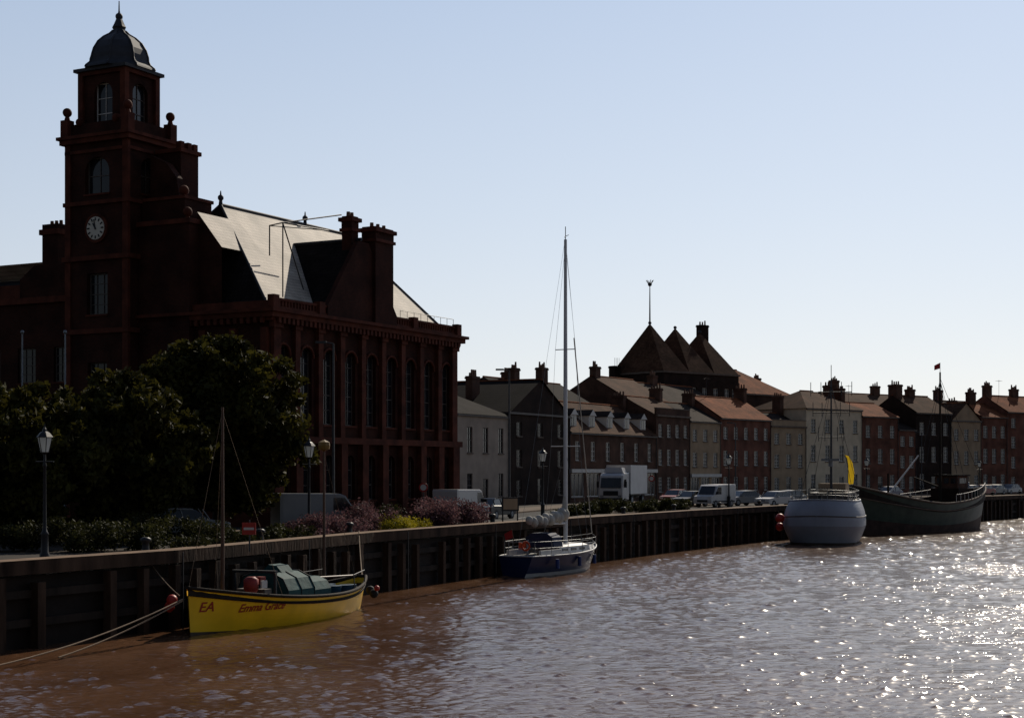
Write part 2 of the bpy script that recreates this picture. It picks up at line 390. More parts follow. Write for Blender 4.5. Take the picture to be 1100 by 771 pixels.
# main roof
RZ0,RZ1=HC+.55,20.5
th.hip('roof',M_SLATE,0.25,L_-.2,.25,W_,RZ0,RZ1,4.1,17.9,7.0)
th.cyl('roof_ridge',M_LEAD,(4.1,7,RZ1),(17.9,7,RZ1),.12,.12,8)
for P0,P1 in(((.25,.25,RZ0),(4.1,7,RZ1)),((.25,W_,RZ0),(4.1,7,RZ1)),((L_-.2,.25,RZ0),(17.9,7,RZ1))): th.cyl('roof_ridge',M_LEAD,P0,P1,.1,.1,6)
th.add('hip_end_shade',M_SLATEB,[(.2,.2,RZ0+.04),(.2,W_,RZ0+.04),(4.07,7,RZ1+.04)],[(0,2,1)])  # dark sheet over the pale hip face, painting in its shade
for x in(4.1,13.4): 
    th.cyl('finials',M_LEAD,(x,7,RZ1),(x,7,RZ1+.9),.14,.03,8); th.ball('finials',M_LEAD,(x,7,RZ1+.45),.2)
gx0,gx1,gz=5.2,14.0,18.5; gm=(gx0+gx1)/2
th.add('cross_roof',M_SLATEB,[(gx0,0,13.2),(gx1,0,13.2),(gm,0,gz),(gx0,7,13.2),(gx1,7,13.2),(gm,7,gz)],[(0,2,5,3),(2,1,4,5)])  # near-black tone holds the shade of the slope turned from the sun
th.cyl('cross_roof',M_LEAD,(gm,-.2,gz),(gm,5.2,gz),.12,.12,6)
th.prismy('cross_gable',M_RED,[(gx0+.3,HC+.5),(gx1-.3,HC+.5),(gx1-.3,13.8),(gm+.6,gz-.2),(gm-.6,gz-.2),(gx0+.3,13.8)],-.35,.0)
def stack(x0,x1,y0,y1,z0,z1):
    th.bb('chimney_stacks',M_RED,x0,x1,y0,y1,z0,z1-1.0)
    th.bb('chimney_stacks',M_TERRA,x0-.12,x1+.12,y0-.12,y1+.12,z1-1.0,z1-.8); th.bb('chimney_stacks',M_RED,x0-.02,x1+.02,y0-.02,y1+.02,z1-.8,z1-.35)
    th.bb('chimney_stacks',M_TERRA,x0-.18,x1+.18,y0-.18,y1+.18,z1-.35,z1-.1); th.bb('chimney_stacks',M_TERRA,x0,x1,y0,y1,z1-.1,z1)
    n=max(2,int((x1-x0)/.6))
    for k in range(n): 
        px_=x0+(k+.5)*(x1-x0)/n; th.cyl('chimney_stacks',M_POT,(px_,(y0+y1)/2,z1),(px_,(y0+y1)/2,z1+.3),.14,.12,8)
stack(9.0,9.8,.2,.95,HC+.5,20.0); stack(10.7,12.9,-.56,.5,HC+.5,19.5)
th.add('roof',M_SLATE,[(.3,3.9,17.1),(4.5,3.9,17.1),(4.5,5.8,19.4),(.3,5.8,19.4)],[(0,1,2,3)])
th.add('walls',M_RED,[(.3,3.9,13.0),(.3,5.8,13.0),(.3,5.8,19.4),(.3,3.9,17.1)],[(0,1,2,3)])
# shoulder block and turret
th.bb('shoulder',M_RED,-.6,2.6,5.7,9.75,0,18.6); th.bb('shoulder',M_TERRA,-.75,2.75,5.55,9.9,18.6,18.9)
th.bb('shoulder',M_RED,-.3,2.3,6.3,9.7,18.9,20.2); th.bb('shoulder',M_TERRA,-.4,2.4,6.2,9.8,20.2,20.4)
th.ball('shoulder',M_TERRA,(0,6.6,20.75),.32); th.cyl('shoulder',M_TERRA,(0,6.6,20.4),(0,6.6,20.6),.12)
th.ball('shoulder',M_TERRA,(-.5,5.9,19.3),.3); th.cyl('shoulder',M_TERRA,(-.5,5.9,18.9),(-.5,5.9,19.2),.12)
th.bb('shoulder',M_RED,.9,2.6,7.6,9.4,20.4,23.4); th.bb('shoulder',M_TERRA,.75,2.75,7.45,9.55,23.4,23.65)
for a in(1.1,1.8,2.4): th.bb('shoulder',M_TERRA,a-.2,a+.15,7.6,8.0,23.65,24.1)
th.prismx('shoulder',M_RED,[(9.3,20.4),(7.0,20.4),(7.2,21.6),(8.0,22.6),(9.3,23.2)],.0,.6)
# tower
tx0,tx1,ty0,ty1=-1.5,2.5,9.8,14.8
TCX,TCY=(tx0+tx1)/2,(ty0+ty1)/2
def twall(z0,z1,opf,ops_,ins=0.0):
    x0,x1,y0,y1=tx0+ins,tx1-ins,ty0+ins,ty1-ins
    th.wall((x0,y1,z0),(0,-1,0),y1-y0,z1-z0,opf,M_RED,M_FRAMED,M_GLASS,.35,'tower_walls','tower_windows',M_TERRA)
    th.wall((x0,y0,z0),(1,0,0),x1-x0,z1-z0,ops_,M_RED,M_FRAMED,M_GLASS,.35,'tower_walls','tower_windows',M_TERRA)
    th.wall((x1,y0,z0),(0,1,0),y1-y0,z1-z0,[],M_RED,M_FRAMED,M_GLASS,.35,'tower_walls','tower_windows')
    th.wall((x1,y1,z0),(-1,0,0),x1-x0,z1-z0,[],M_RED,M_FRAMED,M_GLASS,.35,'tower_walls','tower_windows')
twall(0,24.0,[(1.7,2,1.6,3,True,2,3),(1.7,7,1.6,3.2,False,3,4),(1.65,13.2,1.7,2.6,False,3,4),(1.5,20.8,2.0,2.3,True,2,2)],[(1.4,13.2,1.2,2.6,False,3,4),(1.2,20.8,1.6,2.3,True,2,2)])
def tband(z0,z1,o,m=M_TERRA): th.bb('tower_cornice',m,tx0-o,tx1+o,ty0-o,ty1+o,z0,z1)
tband(5.2,5.6,.3);tband(12.0,12.3,.2);tband(16.6,16.9,.25);tband(20.1,20.35,.2);tband(23.4,23.6,.12);tband(24.0,24.3,.35);tband(24.3,24.5,.5)
for cx in(tx0,tx1):
    for cy in(ty0,ty1):
        th.bb('tower_quoins',M_TERRA,cx-.12,cx+.12,cy-.35 if cy>TCY else cy-.1,cy+.1 if cy>TCY else cy+.35,0,24) 
        th.bb('tower_parapet',M_TERRA,cx-.3,cx+.3,cy-.3,cy+.3,24.5,25.6); th.cyl('tower_parapet',M_TERRA,(cx,cy,25.6),(cx,cy,25.9),.2,.12); th.ball('tower_parapet',M_TERRA,(cx,cy,26.12),.3)
th.bb('tower_parapet',M_RED,tx0,tx0+.2,ty0+.3,ty1-.3,24.5,25.3); th.bb('tower_parapet',M_RED,tx0+.3,tx1-.3,ty0,ty0+.2,24.5,25.3)
th.bb('tower_parapet',M_RED,tx1-.2,tx1,ty0+.3,ty1-.3,24.5,25.3)
for y in(ty0+1.0,ty1-1.0): th.ball('tower_parapet',M_TERRA,(tx0+.1,y,25.4),.3)
def clock(c,axis):
    c=Vector(c); n=Vector((-1,0,0)) if axis=='x' else Vector((0,-1,0)); h=Vector((0,-1,0)) if axis=='x' else Vector((1,0,0)); Z=Vector((0,0,1))
    th.cyl('clock',M_TERRA,c,c+n*.14,.92,.92,28); th.cyl('clock',M_CLOCK,c+n*.14,c+n*.17,.72,.72,28)
    for k in range(12):
        a=k*math.pi/6; d=h*math.sin(a)+Z*math.cos(a); th.cyl('clock',M_IRON,c+n*.18+d*.48,c+n*.18+d*.66,.05,.05,4)
    for a,l,r_ in((math.radians(-32),.36,.06),(math.radians(-12),.56,.045)):
        d=h*math.sin(a)+Z*math.cos(a); th.cyl('clock',M_IRON,c+n*.2-d*.08,c+n*.2+d*l,r_,r_*.6,5)
clock((tx0,TCY,18.6),'x')
# belfry
bx0,bx1,by0,by1=tx0+.55,tx1-.55,ty0+.75,ty1-.75
th.wall((bx0,by1,24.5),(0,-1,0),by1-by0,3.9,[(1.0,.5,1.5,2.9,True,2,3)],M_RED,M_FRAME,M_GLASS,.3,'belfry','belfry_windows')
th.wall((bx0,by0,24.5),(1,0,0),bx1-bx0,3.9,[(.75,.5,1.4,2.9,True,2,3)],M_RED,M_FRAMED,M_GLASS,.3,'belfry','belfry_windows')
th.wall((bx1,by0,24.5),(0,1,0),by1-by0,3.9,[],M_RED,M_FRAMED,M_GLASS,.3,'belfry','belfry_windows')
th.wall((bx1,by1,24.5),(-1,0,0),bx1-bx0,3.9,[],M_RED,M_FRAMED,M_GLASS,.3,'belfry','belfry_windows')
for cx in(bx0,bx1):
    for cy in(by0,by1): th.box('belfry',M_TERRA,(cx,cy,26.4),(.4,.4,4.0))
th.bb('belfry',M_TERRA,bx0-.2,bx1+.2,by0-.2,by1+.2,28.4,28.65)
th.bb('belfry',M_LEAD,bx0-.4,bx1+.4,by0-.4,by1+.4,28.65,28.85)
prof=[(2.15,0),(2.1,.12),(1.85,.35),(1.75,.6),(1.72,.9),(1.6,1.3),(1.35,1.75),(1.0,2.1),(.62,2.35),(.4,2.6),(.36,2.75),(.42,2.85),(.34,3.0),(.22,3.3),(.12,3.55),(.05,3.9)]
th.lathe('dome',M_LEAD,(TCX,TCY,28.85),prof,8,False,1.05,1.12,math.pi/8)
for k in range(8):
    a=math.pi/8+k*math.pi/4
    pts=[(TCX+1.05*r_*math.cos(a),TCY+1.12*r_*math.sin(a),28.85+z) for r_,z in prof[:10]]
    th.tube('dome',M_LEAD,pts,.07,5)
th.ball('dome',M_LEAD,(TCX,TCY,32.4),.24); th.cyl('dome',M_LEAD,(TCX,TCY,32.4),(TCX,TCY,33.4),.06,.03); 
# left wing
ops=[]
for i in range(7):
    x=1+i*3.2; ops+= [(x,9.2,1.6,2.3,False,3,4),(x,5.9,1.4,2.2,False,2,3),(x,1.5,1.4,2.4,False,2,3)]
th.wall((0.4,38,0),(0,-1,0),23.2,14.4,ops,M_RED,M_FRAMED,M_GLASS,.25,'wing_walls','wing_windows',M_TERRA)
th.bb('wing_walls',M_RED,.9,13,14.8,38,0,14.3)
th.bb('wing_walls',M_TERRA,.1,13,14.85,38,14.4,14.8); th.bb('wing_walls',M_TERRA,.2,.5,14.85,38,14.8,15.7)
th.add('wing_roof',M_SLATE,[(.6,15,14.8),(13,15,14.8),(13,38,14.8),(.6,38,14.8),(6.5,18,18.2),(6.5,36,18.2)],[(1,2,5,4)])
th.add('wing_roof_shaded',M_SLATEB,[(.6,15,14.8),(13,15,14.8),(13,38,14.8),(.6,38,14.8),(6.5,18,17.0),(6.5,36,17.0)],[(0,1,4),(2,3,5),(3,0,4,5)])  # near slopes painted dark for shade; the sunward slope stays pale
th.prismx('wing_gable',M_RED,[(15.0,14.8),(20.5,14.8),(20.5,16.0),(19.2,16.9),(17,16.9),(15.0,16.6)],.1,.6)
th.bb('wing_chimney',M_RED,1.0,2.2,18.0,19.4,14.8,19.0);th.bb('wing_chimney',M_TERRA,.85,2.35,17.85,19.55,19.0,19.35);th.bb('wing_chimney',M_RED,1.0,2.2,18.0,19.4,19.35,19.7)
for k in range(3): th.cyl('wing_chimney',M_POT,(1.6,18.3+k*.4,19.7),(1.6,18.3+k*.4,20.0),.13,.11)
fr=[((2.6,1.0,14.1),(2.6,1.0,18.7)),((2.6,1.0,18.7),(8.8,1.0,18.9)),((4.2,3.2,17),(4.2,3.2,18.9)),((2.6,1.0,18.7),(4.2,3.2,18.9)),((4.2,3.2,18.9),(9.8,3.2,19.4)),((2.6,1,18.7),(9,1,20.1)),((2.6,1,18.7),(4.8,1,14.8))]
for a,b_ in fr: th.cyl('roof_frame',M_IRON,a,b_,.045,.045,5)
th.build((TH_O[0],TH_O[1],QZ),TH_A)

# ------------------------------------------------------------------ houses
HL=[(470,145),(490,148),(560,160),(650,178),(740,198),(830,215),(920,228),(1010,240),(1100,252),(1200,266),(1320,285)]
def hd(px):
    for a,b_ in zip(HL[:-1],HL[1:]):
        if a[0]<=px<=b_[0]: return a[1]+(b_[1]-a[1])*(px-a[0])/(b_[0]-a[0])
def house(name,p1,p2,eave,ridge,storeys,bays,mw,mr,roof='gable',depth=9,chim=(),db=0,frame=M_FRAME,dormers=0,gf=None,parapet=False,ww=1.05,chm=None,aerial=False):
    d1,d2=hd(p1)+db,hd(p2)+db
    A=Vector((hx(p1,d1),d1));C=Vector((hx(p2,d2),d2)); Wd=(C-A).length; ang=math.atan2(C.y-A.y,C.x-A.x)
    h=B(name); sh=eave/storeys; ops=[]
    for s_ in range(storeys):
        for k in range(bays):
            cx=(k+.5)*Wd/bays
            if s_==0:
                if gf=='shop': ops.append((cx-Wd/bays*.4,.6,Wd/bays*.8,sh-1.2,False,3,1))
                elif k==bays//2: ops.append((cx-.55,.15,1.1,2.5,False,1,3))
                else: ops.append((cx-ww/2,.9,ww,sh*.52,False,2,4))
            else:
                hh=sh*.56 if s_<storeys-1 or storeys==2 else sh*.46
                ops.append((cx-ww/2,s_*sh+.75,ww,hh,False,2,4))
    h.wall((0,0,0),(1,0,0),Wd,eave,ops,mw,frame,M_GLASS,.14,sill=M_STONE)
    so=[(depth*.3,sh+.8,.9,sh*.5,False,2,4)] if storeys>1 else []
    h.wall((0,depth,0),(0,-1,0),depth,eave,so,mw,frame,M_GLASS,.14)
    h.wall((Wd,0,0),(0,1,0),depth,eave,[],mw,frame,M_GLASS); h.wall((Wd,depth,0),(-1,0,0),Wd,eave,[],mw,frame,M_GLASS)
    if gf=='shop':
        h.bb('shopfront',frame,.1,Wd-.1,-.25,-.004,sh-.55,sh-.15)
    h.bb('eaves',M_STONE if parapet else M_FRAMED,-.0,Wd,-.22,-.002,eave-.18,eave+.02)
    o=.3
    if parapet:
        h.bb('parapet',mw,0,Wd,0.0,.25,eave,eave+.8); h.bb('parapet',M_STONE,-.0,Wd,-.06,.31,eave+.8,eave+.9)
    if roof=='gable':
        r0=0.3 if parapet else -o
        h.add('roof',mr,[(0,r0,eave),(Wd,r0,eave),(Wd,depth/2,ridge),(0,depth/2,ridge),(0,depth+o,eave),(Wd,depth+o,eave)],[(0,1,2,3),(3,2,5,4)])
        h.add('gable_ends',mw,[(0.02,0,eave-.01),(0.02,depth,eave-.01),(0.02,depth/2,ridge-.08),(Wd-.02,0,eave-.01),(Wd-.02,depth,eave-.01),(Wd-.02,depth/2,ridge-.08)],[(0,2,1),(3,4,5)])
        h.cyl('ridge_tiles',M_TILE,(0,depth/2,ridge),(Wd,depth/2,ridge),.12,.12,6)
    elif roof=='hip':
        hd_=min(depth/2,Wd/2-.1); h.hip('roof',mr,-o,Wd+o,-o,depth+o,eave+.02,ridge,hd_,Wd-hd_)
        h.cyl('ridge_tiles',M_TILE,(hd_,depth/2,ridge),(Wd-hd_,depth/2,ridge),.12,.12,6)
    elif roof=='front_gable':
        h.add('roof',mr,[(-o,-.2,eave-.2),(Wd/2,-.2,ridge),(Wd+o,-.2,eave-.2),(-o,depth,eave-.2),(Wd/2,depth,ridge),(Wd+o,depth,eave-.2)],[(0,1,4,3),(1,2,5,4)])
        h.add('gable_ends',mw,[(0,-.004,eave),(Wd,-.004,eave),(Wd/2,-.004,ridge-.15),(0,depth,eave),(Wd,depth,eave),(Wd/2,depth,ridge-.15)],[(0,1,2),(3,5,4)])
        h.cyl('ridge_tiles',M_TILE,(Wd/2,-.2,ridge),(Wd/2,depth,ridge),.12,.12,6)
    slope=(ridge-eave)/(depth/2)
    for k in range(dormers):
        cx=(k+.5)*Wd/dormers; y0=.7; z0=eave+(y0+.3)*slope*.8; hh=1.35; y1=y0+hh/slope+.6
        h.bb('dormers',frame,cx-.75,cx+.75,y0+.02,y1,z0,z0+hh); h.bb('dormers',M_GLASS,cx-.5,cx+.5,y0-.02,y0+.01,z0+.2,z0+hh-.2)
        h.bb('dormers',frame,cx-.03,cx+.03,y0-.05,y0-.022,z0+.2,z0+hh-.2)
        h.add('dormers',M_SLATED,[(cx-.9,y0-.15,z0+hh),(cx+.9,y0-.15,z0+hh),(cx,y0-.15,z0+hh+.7),(cx-.9,y1+.8,z0+hh),(cx+.9,y1+.8,z0+hh),(cx,y1+.8,z0+hh+.7)],[(0,2,5,3),(2,1,4,5)])
        h.add('dormers',frame,[(cx-.9,y0-.15,z0+hh),(cx+.9,y0-.15,z0+hh),(cx,y0-.15,z0+hh+.7)],[(0,1,2)])
    for (t,top,wx,wy,pots) in chim:
        h.chimney(min(max(t*Wd,wx/2+.05),Wd-wx/2-.05),depth*.5+.01,eave,top,wx,wy,chm or M_BR2,pots)
    if aerial:
        cx=Wd*.3; h.cyl('tv_aerial',M_IRON,(cx,depth/2,ridge),(cx,depth/2,ridge+2.6),.03,.03,4); h.cyl('tv_aerial',M_IRON,(cx-.6,depth/2,ridge+2.4),(cx+.6,depth/2,ridge+2.4),.02,.02,4)
        for k in range(5): h.cyl('tv_aerial',M_IRON,(cx-.5+k*.25,depth/2-.3,ridge+2.4),(cx-.5+k*.25,depth/2+.3,ridge+2.4),.015,.015,4)
    h.cyl('drainpipe',M_IRON,(Wd-.15,-.1,0),(Wd-.15,-.1,eave-.2),.05,.05,6)
    return h.build((A.x,A.y,QZ),ang)
house('white_rendered_building',478,546,8.8,11.2,2,4,M_WHITE,M_SLATEB,'hip',9,[(.5,12.2,1.2,.7,2)],frame=M_FRAMED)
house('gabled_brick_building',546,612,9.3,12.9,3,3,M_BR3,M_SLATEB,'front_gable',12,[(.25,13.2,1.6,.8,4),(.9,14.6,1.2,.8,3)],frame=M_FRAMED)
house('brick_house',612,705,7.6,11.3,2,6,M_BR2,M_TILEB,'gable',9.5,[(.02,12.8,.8,1.6,4),(.98,12.6,.8,1.6,4)],dormers=5,gf='shop')
house('brick_house',705,741,10.2,12.6,3,4,M_BR2,M_TILEB,'gable',9,[(.98,13.9,.8,1.5,4)],parapet=True)
house('brick_house',741,774,9.7,12.2,3,3,M_BEIGE,M_SLATED,'gable',9,[(.98,13.6,.8,1.5,4)],gf='shop')
house('brick_house',774,828,10.3,13.3,3,5,M_BR1,M_TILE,'gable',9,[(.98,14.8,.8,1.6,4)],aerial=True)
house('rendered_house',828,866,9.6,11.6,3,3,M_BEIGE,M_SLATED,'gable',9,[(.98,14.0,.8,1.4,4)],parapet=True)
house('cream_house',866,926,12.2,15.0,3,4,M_CREAM,M_TILEB,'hip',10,[(.9,16.0,.8,1.4,3)])
house('brick_house',926,965,11.4,13.6,3,3,M_BR1,M_TILE,'gable',9,[(.05,15.6,.8,1.4,4)],aerial=True)
house('rendered_house',965,984,9.6,11.4,3,2,M_BR1,M_SLATED,'gable',9)
house('gabled_brick_building',984,1022,12.2,15.0,3,3,M_BR3,M_TILEB,'gable',9,[(.05,16.6,1.4,1.6,4),(.5,16.0,1.4,.9,4)])
house('rendered_house',1022,1054,11.2,14.0,3,3,M_BEIGE,M_TILEB,'front_gable',10,[(.9,14.6,.8,1.4,3)])
house('brick_house',1054,1082,11.9,14.2,3,3,M_BR1,M_TILE,'gable',9,[(.5,16.0,1.6,.8,5)])
house('brick_house',1082,1135,12.8,15.6,4,4,M_BR1,M_TILE,'gable',9,[(.05,17.2,1.5,.8,4),(.6,16.8,1.5,.8,4)],aerial=True)
house('rendered_house',1135,1200,11,13.5,3,5,M_CREAM,M_SLATED,'gable',9,[(.5,15.4,1.5,.8,4)])
house('brick_house',1200,1310,11,13.8,3,7,M_BR1,M_TILE,'gable',9,[(.3,15.6,1.5,.8,4),(.9,15.6,1.5,.8,4)])
# second row behind
house('brick_house',782,850,15.0,19.0,3,4,M_BR3,M_TILE,'hip',12,[(.1,18.6,1.0,1.5,4),(.97,18.0,1.3,.9,4)],db=26)
house('rendered_house',672,716,12.6,15.6,3,3,M_BR2,M_TILEB,'gable',10,[(.1,16.8,1.3,.9,3)],db=16)
house('brick_house',716,776,12.6,15.4,3,4,M_BR2,M_SLATED,'gable',10,[(.3,16.6,1.3,.9,4)],db=18)
house('brick_house',905,985,13.8,16.2,3,6,M_BR3,M_TILEB,'gable',10,[(.2,18.2,1.5,.9,4),(.75,17.6,1.5,.9,3)],db=25)
house('brick_house',1000,1090,13.2,15.6,3,6,M_BR3,M_SLATED,'gable',10,[(.35,17.4,1.5,.9,4)],db=25)
house('brick_house',560,640,11.2,14.2,3,4,M_BR3,M_SLATEB,'gable',10,[(.3,15.0,1.5,.9,4),(.75,16.0,1.5,.9,4)],db=18)

# steep-roofed building with three pyramids
c=B('pyramid_roofed_building')
cw,cl,ce=10.7,15.6,17.3
ops=[(x,13.5,1.0,1.9,False,2,3) for x in(1.2,3.3,5.7,7.9,10.2,12.6,14.2)]+[(x,9.6,1.0,2.0,False,2,3) for x in(1.2,3.3,5.7,7.9,10.2,12.6,14.2)]
c.wall((0,0,0),(1,0,0),cl,ce,ops,M_BR3,M_FRAME,M_GLASS,.2)
c.wall((0,cw,0),(0,-1,0),cw,ce,[(2,13.5,1,1.9,False,2,3),(7.6,13.5,1,1.9,False,2,3)],M_BR3,M_FRAMED,M_GLASS,.2)
c.wall((cl,0,0),(0,1,0),cw,ce,[],M_BR3,M_FRAMED,M_GLASS);c.wall((cl,cw,0),(-1,0,0),cl,ce,[],M_BR3,M_FRAMED,M_GLASS)
c.bb('eaves',M_STONE,-.2,cl+.2,-.2,cw+.2,ce,ce+.25)
for k in range(3):
    x0=k*5.2
    c.hip('roofs',M_TILEB,x0,x0+5.2,0,cw,ce+.26,24.6-.35*k,x0+2.5,x0+2.7,cw/2)
    c.ball('roofs',M_LEAD,(x0+2.6,cw/2,24.75-.35*k),.25)
c.chimney(14.5,6.2,ce,25.2,1.6,1.0,M_BR3,3)
c.cyl('lantern_mast',M_IRON,(2.6,cw/2,24.6),(2.6,cw/2,30.2),.12,.06,8)
c.ball('lantern_mast',M_IRON,(2.6,cw/2,30.3),.3)
for k in range(6):
    a=k*math.pi/3; c.cyl('lantern_mast',M_IRON,(2.6,cw/2,30.1),(2.6+.55*math.cos(a),cw/2+.55*math.sin(a),30.9),.05,.05,4)
c.chimney(-.9,9.0,12,18.6,1.2,1.2,M_BR3,0)
for k in range(4): c.cyl('roof_aerials',M_IRON,(-.9+k*.3,9,18.6),(-.9+k*.3,9,19.8),.03,.03,4)
c.build((hx(713,222),222,QZ),math.radians(40))

# ------------------------------------------------------------------ foliage
def leaf_mat(name,c,c2,tr=.3):
    return mat(name,c,0.75,0.45,0.9,spec=0.1,col2=c2,transl=tr,detail=8)
M_LEAF=leaf_mat('oak_leaves',(0.014,0.015,0.004),(0.068,0.060,0.010),.3); M_BARK=mat('bark',(0.03,0.022,0.016),.9,.4,3,.03,8,stretch=(1,1,.2))
def leaves(clumps,n,size):
    cl=np.array(clumps); wgt=cl[:,3]**2.2; idx=rng.choice(len(cl),n,p=wgt/wgt.sum())
    d=rng.normal(size=(n,3)); d/=np.linalg.norm(d,axis=1)[:,None]
    rad=cl[idx,3]*(rng.random(n)**0.42)*(1+.18*rng.normal(size=n))
    p=cl[idx,:3]+d*rad[:,None]*np.array([1,1,.8])
    a=rng.normal(size=(n,3)); a/=np.linalg.norm(a,axis=1)[:,None]; b_=np.cross(a,rng.normal(size=(n,3))); b_/=np.linalg.norm(b_,axis=1)[:,None]
    s=size*(.6+.8*rng.random(n))[:,None]
    v=np.stack([p-a*s,p+b_*s*.55,p+a*s,p-b_*s*.55],1).reshape(-1,3)
    f=np.arange(4*n).reshape(-1,4)
    return v,f
def tree(name,x,y,h,rx,rz_,base=1.5,n=30000,size=.17,seed=1,ml=None):
    rs=random.Random(seed); t=B(name)
    cz=(h+base)/2; ch=(h-base)/2
    clumps=[]
    for k in range(120):
        while True:
            a=[rs.uniform(-1,1) for _ in range(3)]
            if sum(q_*q_ for q_ in a)<=1 and sum(q_*q_ for q_ in a)>.1: break
        r_=rs.uniform(.55,1.15)*rx/5
        f=1-.12*rs.random()
        zz=cz+a[2]*(ch-r_*.7); clumps.append((a[0]*(rx-r_*.6)*f,a[1]*(rz_-r_*.6)*f,zz,r_))
    for k in range(34):
        th_=rs.uniform(0,2*math.pi); ph=rs.uniform(-.5,1.4)
        clumps.append((rx*.97*math.cos(th_)*math.cos(ph),rz_*.97*math.sin(th_)*math.cos(ph),cz+ch*.96*math.sin(ph),rs.uniform(.3,.6)*rx/5))
    pts=[Vector((0,0,-.1)),Vector((.1,0,h*.2)),Vector((-.1,.1,h*.42)),Vector((.1,0,h*.7))]; rr=[.38,.3,.22,.1]
    for i in range(3): t.cyl('trunk',M_BARK,pts[i],pts[i+1],rr[i],rr[i+1],10)
    for c_ in rs.sample(clumps,34):
        s0=pts[1].lerp(pts[3],rs.random()*.8); e=Vector(c_[:3]); mid=s0.lerp(e,.5)+Vector((0,0,-.3))
        t.cyl('limbs',M_BARK,s0,mid,.11,.07,6); t.cyl('limbs',M_BARK,mid,e,.07,.02,5)
    root=t.build((x,y,QZ))
    v,f=leaves(clumps,n,size)
    me=bpy.data.meshes.new('foliage'); me.from_pydata(v.tolist(),[],f.tolist()); me.materials.append(ml or M_LEAF)
    ob=bpy.data.objects.new('foliage',me); scene.collection.objects.link(ob); ob.parent=root
    return root
tree('oak_tree',hx(125,76),76,8.0,4.4,3.6,.3,46000,.17,3)
tree('oak_tree',hx(22,73),73,7.4,4.6,3.8,.3,42000,.17,5)
tree('oak_tree',hx(234,84),84,10.4,5.3,4.2,.7,64000,.18,9)
tree('oak_tree',hx(-110,74),74,8.5,4.5,4.0,.8,20000,.2,11)
tree('oak_tree',hx(170,90),90,8.7,4.2,2.6,.3,26000,.2,13)
def shrub(name,x,y,rx,ry,h,n,ml,size=.07,seed=1,rot=0):
    rs=random.Random(seed); cl=[]
    for k in range(int(14+rx*8)):
        a=rs.uniform(-1,1)*rx; b_=rs.uniform(-1,1)*ry
        r_=h*rs.uniform(.28,.42); hz=h*(1-.45*(a/rx)**2)*rs.uniform(.3,.85)
        cl.append((a*math.cos(rot)-b_*math.sin(rot),a*math.sin(rot)+b_*math.cos(rot),max(.15,hz-r_*.4),r_))
    v,f=leaves(cl,n,size); 
    me=bpy.data.meshes.new(name); me.from_pydata(v.tolist(),[],f.tolist()); me.materials.append(ml)
    ob=bpy.data.objects.new(name,me); scene.collection.objects.link(ob); ob.location=(x,y,QZ); return ob
M_HEATH=leaf_mat('lavender_flowers',(0.075,0.036,0.040),(0.19,0.10,0.105),.3); M_YEL=leaf_mat('golden_foliage',(0.14,0.12,0.008),(0.36,0.30,0.02),.35)
M_SHR=leaf_mat('shrub_leaves',(0.014,0.015,0.005),(0.045,0.045,0.013),.25)
QA=math.radians(64)
shrub('lavender_bush',hx(385,86),86,2.6,1.2,1.9,12000,M_HEATH,.07,1,QA)
shrub('lavender_bush',hx(342,80),80,1.8,1.0,1.3,6000,M_HEATH,.07,2,QA)
shrub('lavender_bush',hx(475,97),97,4.2,1.5,1.9,15000,M_HEATH,.08,3,QA)
shrub('golden_shrub',hx(432,87),87,1.7,.9,1.2,5000,M_YEL,.06,4,QA)
shrub('green_shrub',hx(300,76),76,2.2,1.1,.9,5000,M_SHR,.07,5,QA)
shrub('green_shrub',hx(250,70),70,1.2,.8,.8,3000,M_SHR,.07,6,QA)
shrub('green_shrub',hx(412,93),93,2.4,1,1.5,5000,M_SHR,.08,15,QA)
shrub('hedge',hx(650,124),124,7,1.3,1.3,12000,M_SHR,.1,7,QA)
shrub('hedge',hx(712,134),134,5.5,1.3,1.2,9000,M_SHR,.1,8,QA)
shrub('hedge',hx(60,66),66,6.0,1.2,1.5,16000,M_SHR,.08,10,0)
shrub('hedge',hx(170,72),72,3.5,1.2,1.5,9000,M_SHR,.08,12,.3)

# ------------------------------------------------------------------ street furniture
M_LANT=mat('lantern_glass',(0.6,0.62,0.62),.3,.05,3,transl=.5)
def street_lamp(px,d,h=5.0):
    l=B('street_lamp')
    l.lathe('post',M_IRON,(0,0,0),[(.2,0),(.2,.15),(.15,.25),(.14,.9),(.17,.95),(.1,1.05),(.075,1.2),(.06,h-1.5),(.09,h-1.45),(.05,h-1.35),(.05,h-.95)],10)
    l.cyl('post',M_IRON,(-.35,0,h-1.3),(.35,0,h-1.3),.025)
    l.lathe('lantern',M_LANT,(0,0,h-.93),[(.15,0),(.27,.55)],6,False)
    l.lathe('lantern_cap',M_IRON,(0,0,h-.36),[(.33,0),(.2,.16),(.1,.22),(.08,.3),(.03,.38),(.02,.5)],6,False)
    l.lathe('lantern_base',M_IRON,(0,0,h-.98),[(.06,-.04),(.17,.04)],6,False)
    for k in range(6):
        a=k*math.pi/3; l.cyl('lantern_frame',M_IRON,(.16*math.cos(a),.16*math.sin(a),h-.94),(.285*math.cos(a),.285*math.sin(a),h-.36),.015,.015,4)
    l.build((hx(px,d),d,QZ))
for px,d in((48,60.5),(332,81),(583,113),(783,150),(931,186),(1052,222)): street_lamp(px,d)
M_COL=mat('lamp_column_grey',(.035,.036,.038),.6,.15,4)
